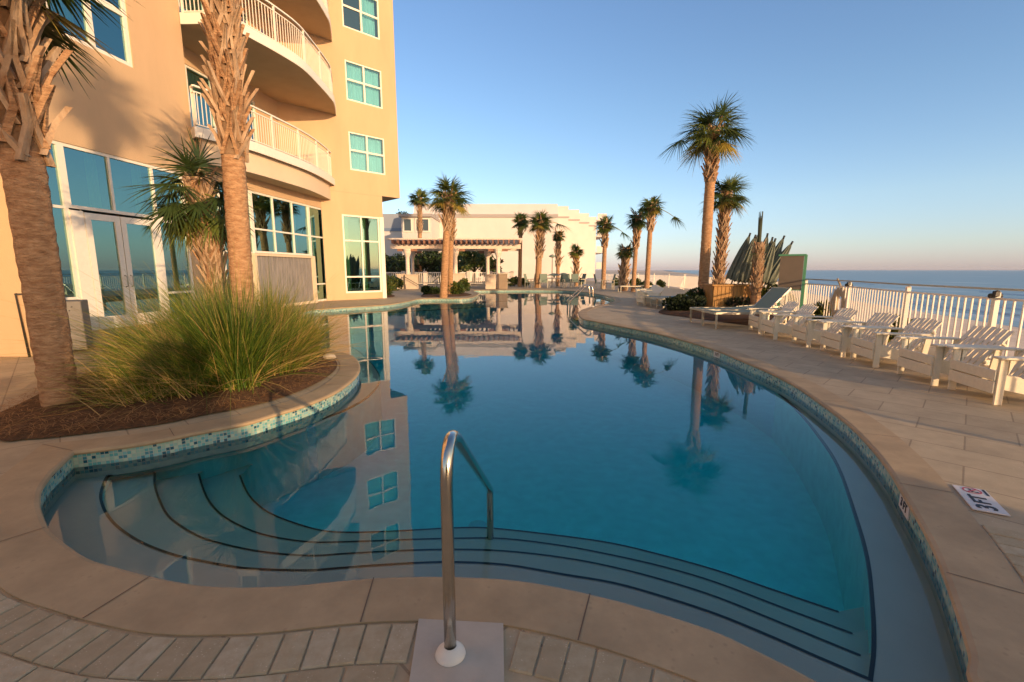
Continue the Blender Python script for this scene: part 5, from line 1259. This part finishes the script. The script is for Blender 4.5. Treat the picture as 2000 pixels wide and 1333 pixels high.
p = P(1394, 643); lounger('sling lounger with its back raised, front one of the pair by the right planter', (p.x, p.y + .33, 0), R(3), 46)
p = P(1351, 630); lounger('flat sling lounger, rear one of the pair by the right planter', (p.x, p.y - .22, 0), R(3), 4)
p = P(1264, 600); lounger('flat lounger in front of the distant white chairs', (p.x, p.y, 0), R(2), 3, 'sling_blue'); lounger('second flat lounger behind the first by the distant white chairs', (p.x + .15, p.y - .9, 0), R(2), 3, 'sling_blue')
p = P(1209, 571); lounger('pale flat lounger at the far bend of the deck', (p.x, p.y, 0), R(0), 0, 'sling_blue'); 
for i, x in enumerate((806, 855, 912, 950)):
    p = P(x, 563.5); lounger(('leftmost blue lounger under the pergola', 'blue lounger right of the left low wall', 'blue lounger between the middle low walls', 'rightmost blue lounger under the pergola')[i], (p.x, p.y + 1.2, 0), R(-90 + (10 if i % 2 else -5)) if False else R(0), 40, 'sling_blue', group='blue loungers under the pergola', L=1.8)

# ------------------------------------------------------------------ pergola
Yp = 33.0
pg = empty('pergola', (0, 0, 0), 0, 'cream pergola with dark rafters and columns behind the pool island', 'pergola')
pg.location = (Q(880, 540, Yp).x, Yp, 0); O = Vector(pg.location)
zt = Q(880, 482, Yp).z; X0, X1 = Q(762, 470, Yp).x, Q(1017, 475, Yp).x
def pb(name, items, m):
    m2 = MB()
    for a_, b2, w, h in items: m2.bar(Vector(a_) - O, Vector(b2) - O, w, h)
    return m2.build(name, m, pg)
pb('front_beam', [((X0, Yp, zt), (X1, Yp, zt), .10, .32)], 'pergola'); pb('rear_beam', [((X0, Yp + 4, zt), (X1, Yp + 4, zt), .12, .30)], 'pergola')
items = []; n = 24
for k in range(n + 1): x = X0 + .3 + (X1 - X0 - .4) * k / n; items.append(((x, Yp - .7, zt + .30), (x, Yp + 4.7, zt + .30), .09, .26))
pb('rafter', items, 'pergola_dark')
items = [((X0 - .1, Yp - .65 + k * .42, zt + .49), (X1 + .1, Yp - .65 + k * .42, zt + .49), .10, .10) for k in range(14)]; pb('purlin', items, 'pergola')
for px in (783, 797, 890, 947, 973):
    x = Q(px, 540, Yp).x
    for yy in ((Yp, ) if px in (797, 890, 973) else (Yp + 4,)):
        m2 = MB(); m2.lathe([(.20, 0), (.20, .12), (.15, .18), (.14, zt - .75), (.16, zt - .7), (.26, zt - .45), (.27, zt - .28), (.30, zt - .26), (.30, zt - .17)], Vector((x, yy, 0)) - O, 4 if px in (783,) else 12); m2.build('column', 'pergola', pg)
        m2 = MB(); m2.bar(Vector((x - .7, yy + .02, zt - .25)) - O, Vector((x + .7, yy + .02, zt - .25)) - O, .14, .16); m2.build('bracket', 'pergola_dark', pg)
for i, (a, b2, top) in enumerate(((775, 788, 537), (792, 815, 538), (886, 907, 536), (948, 968, 538), (974, 991, 536))):
    xa, xb = Q(a, 550, Yp - .6).x, Q(b2, 550, Yp - .6).x; zz = Q(a, top, Yp - .6).z; m2 = MB(); m2.box(((xb - xa) / 2, .25, zz / 2), (xb - xa, .5, zz), bev=.01); m2.box(((xb - xa) / 2, .25, zz + .03), (xb - xa + .08, .58, .06))
    tag(m2.build('low_wall', 'stone_low' if i < 4 else 'stone_tile', loc=(xa, Yp - .6, 0)), ('leftmost narrow cream block wall at the pergola', 'cream block wall with a sloping handrail beside it', 'cream block wall right of the island palm', 'stone clad block wall under the pergola', 'stone clad block wall at the right end of the pergola')[i], 'low wall', 'low walls of the pergola')
m2 = MB(); q = Q(788, 540, Yp - .9); m2.tube([(0, 0, q.z), (1.3, 0, q.z - .75), (1.3, 0, 0)], .025, 6); m2.tube([(0, 0, q.z), (0, 0, 0)], .025, 6); tag(m2.build('stair_handrail', 'dark', loc=(q.x, q.y, 0)), 'dark sloping handrail by the left low walls', 'handrail')
# rail fence behind pergola
Yf = 41.0; m2 = MB(); xa, xb = Q(745, 530, Yf).x, Q(1000, 530, Yf).x
bfn = empty('garden_fence', (xa, Yf, 0), 0, 'white railing behind the pergola', 'fence')
for k in range(7): m2 = MB(); m2.box(((xb - xa) * k / 6, 0, .62), (.3, .3, 1.24)); m2.build('post', 'pergola', bfn)
m2 = MB(); m2.box(((xb - xa) / 2, 0, 1.1), (xb - xa, .08, .08)); m2.box(((xb - xa) / 2, 0, .15), (xb - xa, .07, .07))
for k in range(70): m2.box(((xb - xa) * (k + .5) / 70, 0, .62), (.05, .05, .9))
m2.build('baluster_panel', 'white', bfn)
# trees behind the pergola
def tree(label, px, py0, py1, Y, rx, seed, mats=('shrub_dark', 'shrub'), n=2600, lf=.30):
    b = Q(px, 550, Y); z0, z1 = Q(px, py0, Y).z, Q(px, py1, Y).z; rnd = random.Random(seed)
    t = empty('tree', (b.x, Y, 0), 0, label, 'tree', 'trees behind the pergola')
    m2 = MB(); m2.tube([(0, 0, 0), (.1, 0, z1 * .4), (0, .1, z1 * .75)], [.18, .12, .05], 8)
    for k in range(5): a_ = k * 1.26; m2.tube([(0.05, 0, z1 * .35), (math.cos(a_) * rx * .6, math.sin(a_) * rx * .6, z1 * .7)], [.08, .02], 6)
    m2.build('trunk', 'twig', t, smooth=True); m2 = MB()
    lobes = [(rnd.uniform(-.7, .7) * rx, rnd.uniform(-.7, .7) * rx, rnd.uniform(.35, .9) * z1, rnd.uniform(.3, .5) * rx) for _ in range(14)]
    for i in range(n):
        lx, ly, lz, lr = lobes[i % 14]; v = Vector((rnd.gauss(0, 1), rnd.gauss(0, 1), rnd.gauss(0, .8))).normalized() * rnd.uniform(.5, 1) ** .4; p = Vector((lx, ly, lz)) + v * lr
        if p.z < .2: continue
        d = Vector((rnd.gauss(0, 1), rnd.gauss(0, 1), rnd.gauss(0, 1))).normalized(); s2 = d.cross(v + Vector((.01, 0, 0))).normalized(); l_ = lf * rnd.uniform(.6, 1.3)
        m2.add([p, p + d * l_ * .5 + s2 * l_ * .3, p + d * l_, p + d * l_ * .5 - s2 * l_ * .3], [(0, 1, 2, 3)], 0 if rnd.random() < .65 else 1)
    m2.build('crown', list(mats), t); return t
tree('dark tree beside the hotel corner behind the pergola', 765, 500, 500, 45, 1.6, 1)
tree('dark bushy tree left of the island palm behind the pergola', 815, 500, 488, 46, 2.0, 2)
tree('dark tree directly behind the island palm', 858, 500, 490, 46, 1.7, 3)
tree('olive tree right of the island palm under the pergola', 925, 500, 487, 43, 1.8, 4, ('shrub', 'shrub_olive_leaf'))
tree('small reddish tree at the right end of the pergola shade', 960, 500, 505, 44, 1.0, 5, ('shrub', 'twig'), 1200)
tree('tree top showing above the left roofs', 790, 420, 402, 66, 2.2, 6, ('shrub', 'shrub_dark'))

# ------------------------------------------------------------------ white building
Yb = 56.0
xa, xb = Q(807, 420, Yb).x, Q(1090, 420, Yb).x; zt2 = Q(950, 397, Yb).z; zband = Q(950, 420, Yb).z
wbld = empty('white_building', (xa, Yb, 0), 0, 'long cream white building with stepped end blocks behind the palms', 'building')
O2 = Vector(wbld.location)
def wbx(mb_, x0, x1, y0, y1, z0, z1): mb_.box(Vector(((x0 + x1) / 2, (y0 + y1) / 2, (z0 + z1) / 2)) - O2, (x1 - x0, y1 - y0, z1 - z0))
x785 = Q(785, 440, Yb).x
m2 = MB(); wbx(m2, xa + .0, xb, Yb, Yb + 14, 0, zband); m2.build('wall', 'white_stucco', wbld)
m2 = MB(); v = [Vector((xa, Yb + .02, zband)), Vector((xb, Yb + .02, zband)), Vector((xb, Yb + .75, zt2)), Vector((xa, Yb + .75, zt2)), Vector((xb, Yb + 14, zt2)), Vector((xa, Yb + 14, zt2)), Vector((xb, Yb + 14, zband)), Vector((xa, Yb + 14, zband))]
m2.add([q - O2 for q in v], [(0, 1, 2, 3), (3, 2, 4, 5), (1, 6, 4, 2), (0, 3, 5, 7)]); m2.build('roof', 'white_stucco', wbld)
m2 = MB(); wbx(m2, xa - .0, xb, Yb - .12, Yb - .002, zband - .32, zband + .06); m2.build('cornice', 'grey_band', wbld)
steps_ = [(1090, 1110, 403), (1110, 1131, 410), (1131, 1150, 417), (1150, 1165, 424)]
Yk = Yb
for i, (pa, pb_, ty) in enumerate(steps_):
    Yk2 = Yb + 5.0 * (i + 1); x0 = xb - .5; x1 = Q(pb_, 430, Yk2).x; z1 = Q(pa, ty, Yk2).z; m2 = MB(); wbx(m2, x0, x1, Yk2, Yk2 + 12, 0, z1 - .0); m2.build('stepped_block', 'white_stucco', wbld)
    m2 = MB(); wbx(m2, x0 + .5, x1 + .1, Yk2 - .1, Yk2 - .003, z1 - 1.5, z1 - 1.3); m2.build('cornice', 'grey_band', wbld)
# sea side balconies of the end block
xe = Q(1165, 500, Yb + 20).x
for k in range(4):
    z = 1.5 + k * 2.6; m2 = MB(); wbx(m2, xe, xe + 1.6, Yb + 20.5, Yb + 28, z, z + .15); wbx(m2, xe + 1.5, xe + 1.6, Yb + 20.5, Yb + 28, z + .15, z + 1.1); wbx(m2, xe + .1, xe + 1.49, Yb + 20.5, Yb + 20.6, z + .15, z + 1.1); m2.build('balcony', 'white_stucco', wbld)
# glazed left wing of the building
m2 = MB(); xl, xr = Q(783, 440, Yb - 6).x, Q(842, 440, Yb - 6).x; zl0, zl1 = 0, Q(800, 418, Yb - 6).z
F = Yb - 6
m2 = MB(); wbx(m2, xl, xr, F + .3, F + 8, 0, zl1 - .3); m2.build('side_wing', 'white_stucco', wbld)
m2 = MB(); wbx(m2, xl - .2, xr + .1, F - .1, F + 8.05, zl1 - .298, zl1); m2.build('flat_roof', 'grey_band', wbld)
for a_, b2 in ((786, 804), (810, 838)):
    x0, x1 = Q(a_, 440, F).x, Q(b2, 440, F).x; z0, z1 = Q(a_, 453, F).z, Q(a_, 426, F).z; m2 = MB()
    for (p0, p1, q0_, q1_) in ((x0, x0 + .12, z0, z1), (x1 - .12, x1, z0, z1), (x0 + .12, x1 - .12, z0, z0 + .12), (x0 + .12, x1 - .12, z1 - .12, z1)): wbx(m2, p0, p1, F + .2, F + .298, q0_, q1_)
    wf = m2.build('window', 'white', wbld); m2 = MB(); wbx(m2, x0 + .1, x1 - .1, F + .25, F + .29, z0 + .1, z1 - .1); m2.build('pane', mat('dark_glass', (.03, .05, .07), .08, spec=.8), wf)
# blue grey building at the left
bb = empty('blue_roofed_building', (Q(755, 440, 62).x, 62, 0), 0, 'grey blue house with dark band between the hotel corner and the white building', 'building')
x0, x1 = Q(742, 440, 62).x, Q(785, 440, 62).x; O3 = Vector(bb.location)
def b3(name, m, X0_, X1_, Y0_, Y1_, z0, z1): m2 = MB(); m2.box(Vector(((X0_ + X1_) / 2, (Y0_ + Y1_) / 2, (z0 + z1) / 2)) - O3, (X1_ - X0_, Y1_ - Y0_, z1 - z0)); return m2.build(name, m, bb)
b3('wall', 'white_stucco', x0 - 3, x1, 62, 70, 0, Q(760, 452, 62).z); b3('band', 'roof_blue', x0 - 3.2, x1 + .3, 61.9, 70.2, Q(760, 451.9, 62).z, Q(760, 446, 62).z); b3('parapet', mat('slate_grey', (.30, .33, .38), .8), x0 - 3, x1 - .1, 62.05, 70, Q(760, 445.9, 62).z, Q(760, 418, 62).z)
# lamp post by the white wall
q = Q(1078, 555, 45); lp = empty('street_lamp', (q.x, 45, 0), 0, 'thin grey lamp post standing before the white wall', 'lamp post'); zz = Q(1078, 502, 45).z
m2 = MB(); m2.tube([(0, 0, 0), (0, 0, zz)], [.06, .035], 8); m2.build('pole', 'grey_box', lp); m2 = MB(); m2.lathe([(0, .25), (.3, .1), (.32, 0), (.12, -.08), (0, -.08)], (0, 0, zz), 10); m2.build('lamp_head', 'sling', lp, smooth=True)

# ------------------------------------------------------------------ far patio set
def patio_chair(label, loc, rz):
    t = empty('patio_chair', loc, rz, label, 'patio chair', 'patio chairs at the far end of the pool')
    m2 = MB(); m2.box((0, 0, .42), (.56, .56, .03), bev=.005); m2.build('seat', 'sling', t)
    m2 = MB(); m2.box((.30, 0, .75), (.03, .56, .62), Matrix.Rotation(R(14), 3, 'Y'), bev=.005); m2.build('backrest', 'sling', t)
    for sy in (-.29, .29):
        m2 = MB(); m2.bar((-.28, sy, .64), (.26, sy, .64), .05, .03); m2.build('armrest', 'alu', t)
        for x in (-.27, .25): m2 = MB(); m2.bar((x, sy, 0), (x, sy, .64), .035, .035, up=(1, 0, 0)); m2.build('leg', 'alu', t)
for i, (x, y, a_, lab) in enumerate(((1034, 563, 160, 'leftmost patio chair by the dark trunked palm'), (1046, 562, 60, 'patio chair at the foot of the broad crowned palm'), (1062, 563, 90, 'patio chair in front of the round table'), (1096, 562, -60, 'patio chair right of the round table'), (1108, 563, 100, 'wide patio chair near the low palm'), (1122, 563, 80, 'patio chair right of the wide one'), (1133, 562, 20, 'rightmost patio chair before the white wall'), (1170, 565, 180, 'patio chair left of the hanging frond palm trunk'), (1190, 566, 0, 'patio chair right of the hanging frond palm trunk'), (1204, 564, -20, 'dark patio chair beside the stout low palm'))):
    p = P(x, y); patio_chair(lab, (p.x, p.y, 0), R(a_))
for i, (x, y, lab) in enumerate(((1082, 562, 'round patio table with a folded cover in the far seating group'), (1100, 557, 'second round patio table behind the first'))):
    p = P(x, y); t = empty('patio_table', (p.x, p.y, 0), 0, lab, 'table', 'patio tables'); m2 = MB(); m2.lathe([(0, .74), (.6, .74), (.62, .71), (.6, .69), (0, .69)], (0, 0, 0), 20); m2.build('tabletop', 'alu', t)
    for k in range(4): a_ = k * 1.57 + .4; m2 = MB(); m2.tube([(math.cos(a_) * .12, math.sin(a_) * .12, .69), (math.cos(a_) * .42, math.sin(a_) * .42, 0)], .02, 6); m2.build('leg', 'alu', t)
    m2 = MB(); m2.lathe([(0, 1.1), (.1, 1.08), (.45, .98), (.55, .92), (.1, .9), (.03, .74)], (0, 0, 0), 14); m2.build('folded_cover', 'sling', t)

# ------------------------------------------------------------------ sea haze
hz = MB(); hz.box((4000, 3000, 8.5), (40000, 36000, 34)); hm = bpy.data.materials.new('haze'); hm.use_nodes = True
nn = hm.node_tree.nodes; nn.remove(nn['Principled BSDF']); pvn = nn.new('ShaderNodeVolumePrincipled'); pvn.inputs['Color'].default_value = (0.80, 0.82, 0.88, 1); pvn.inputs['Density'].default_value = 0.0001
hm.node_tree.links.new(pvn.outputs[0], nn['Material Output'].inputs['Volume'])
tag(hz.build('haze', hm), 'thin pale sea haze', 'haze', kind='stuff')
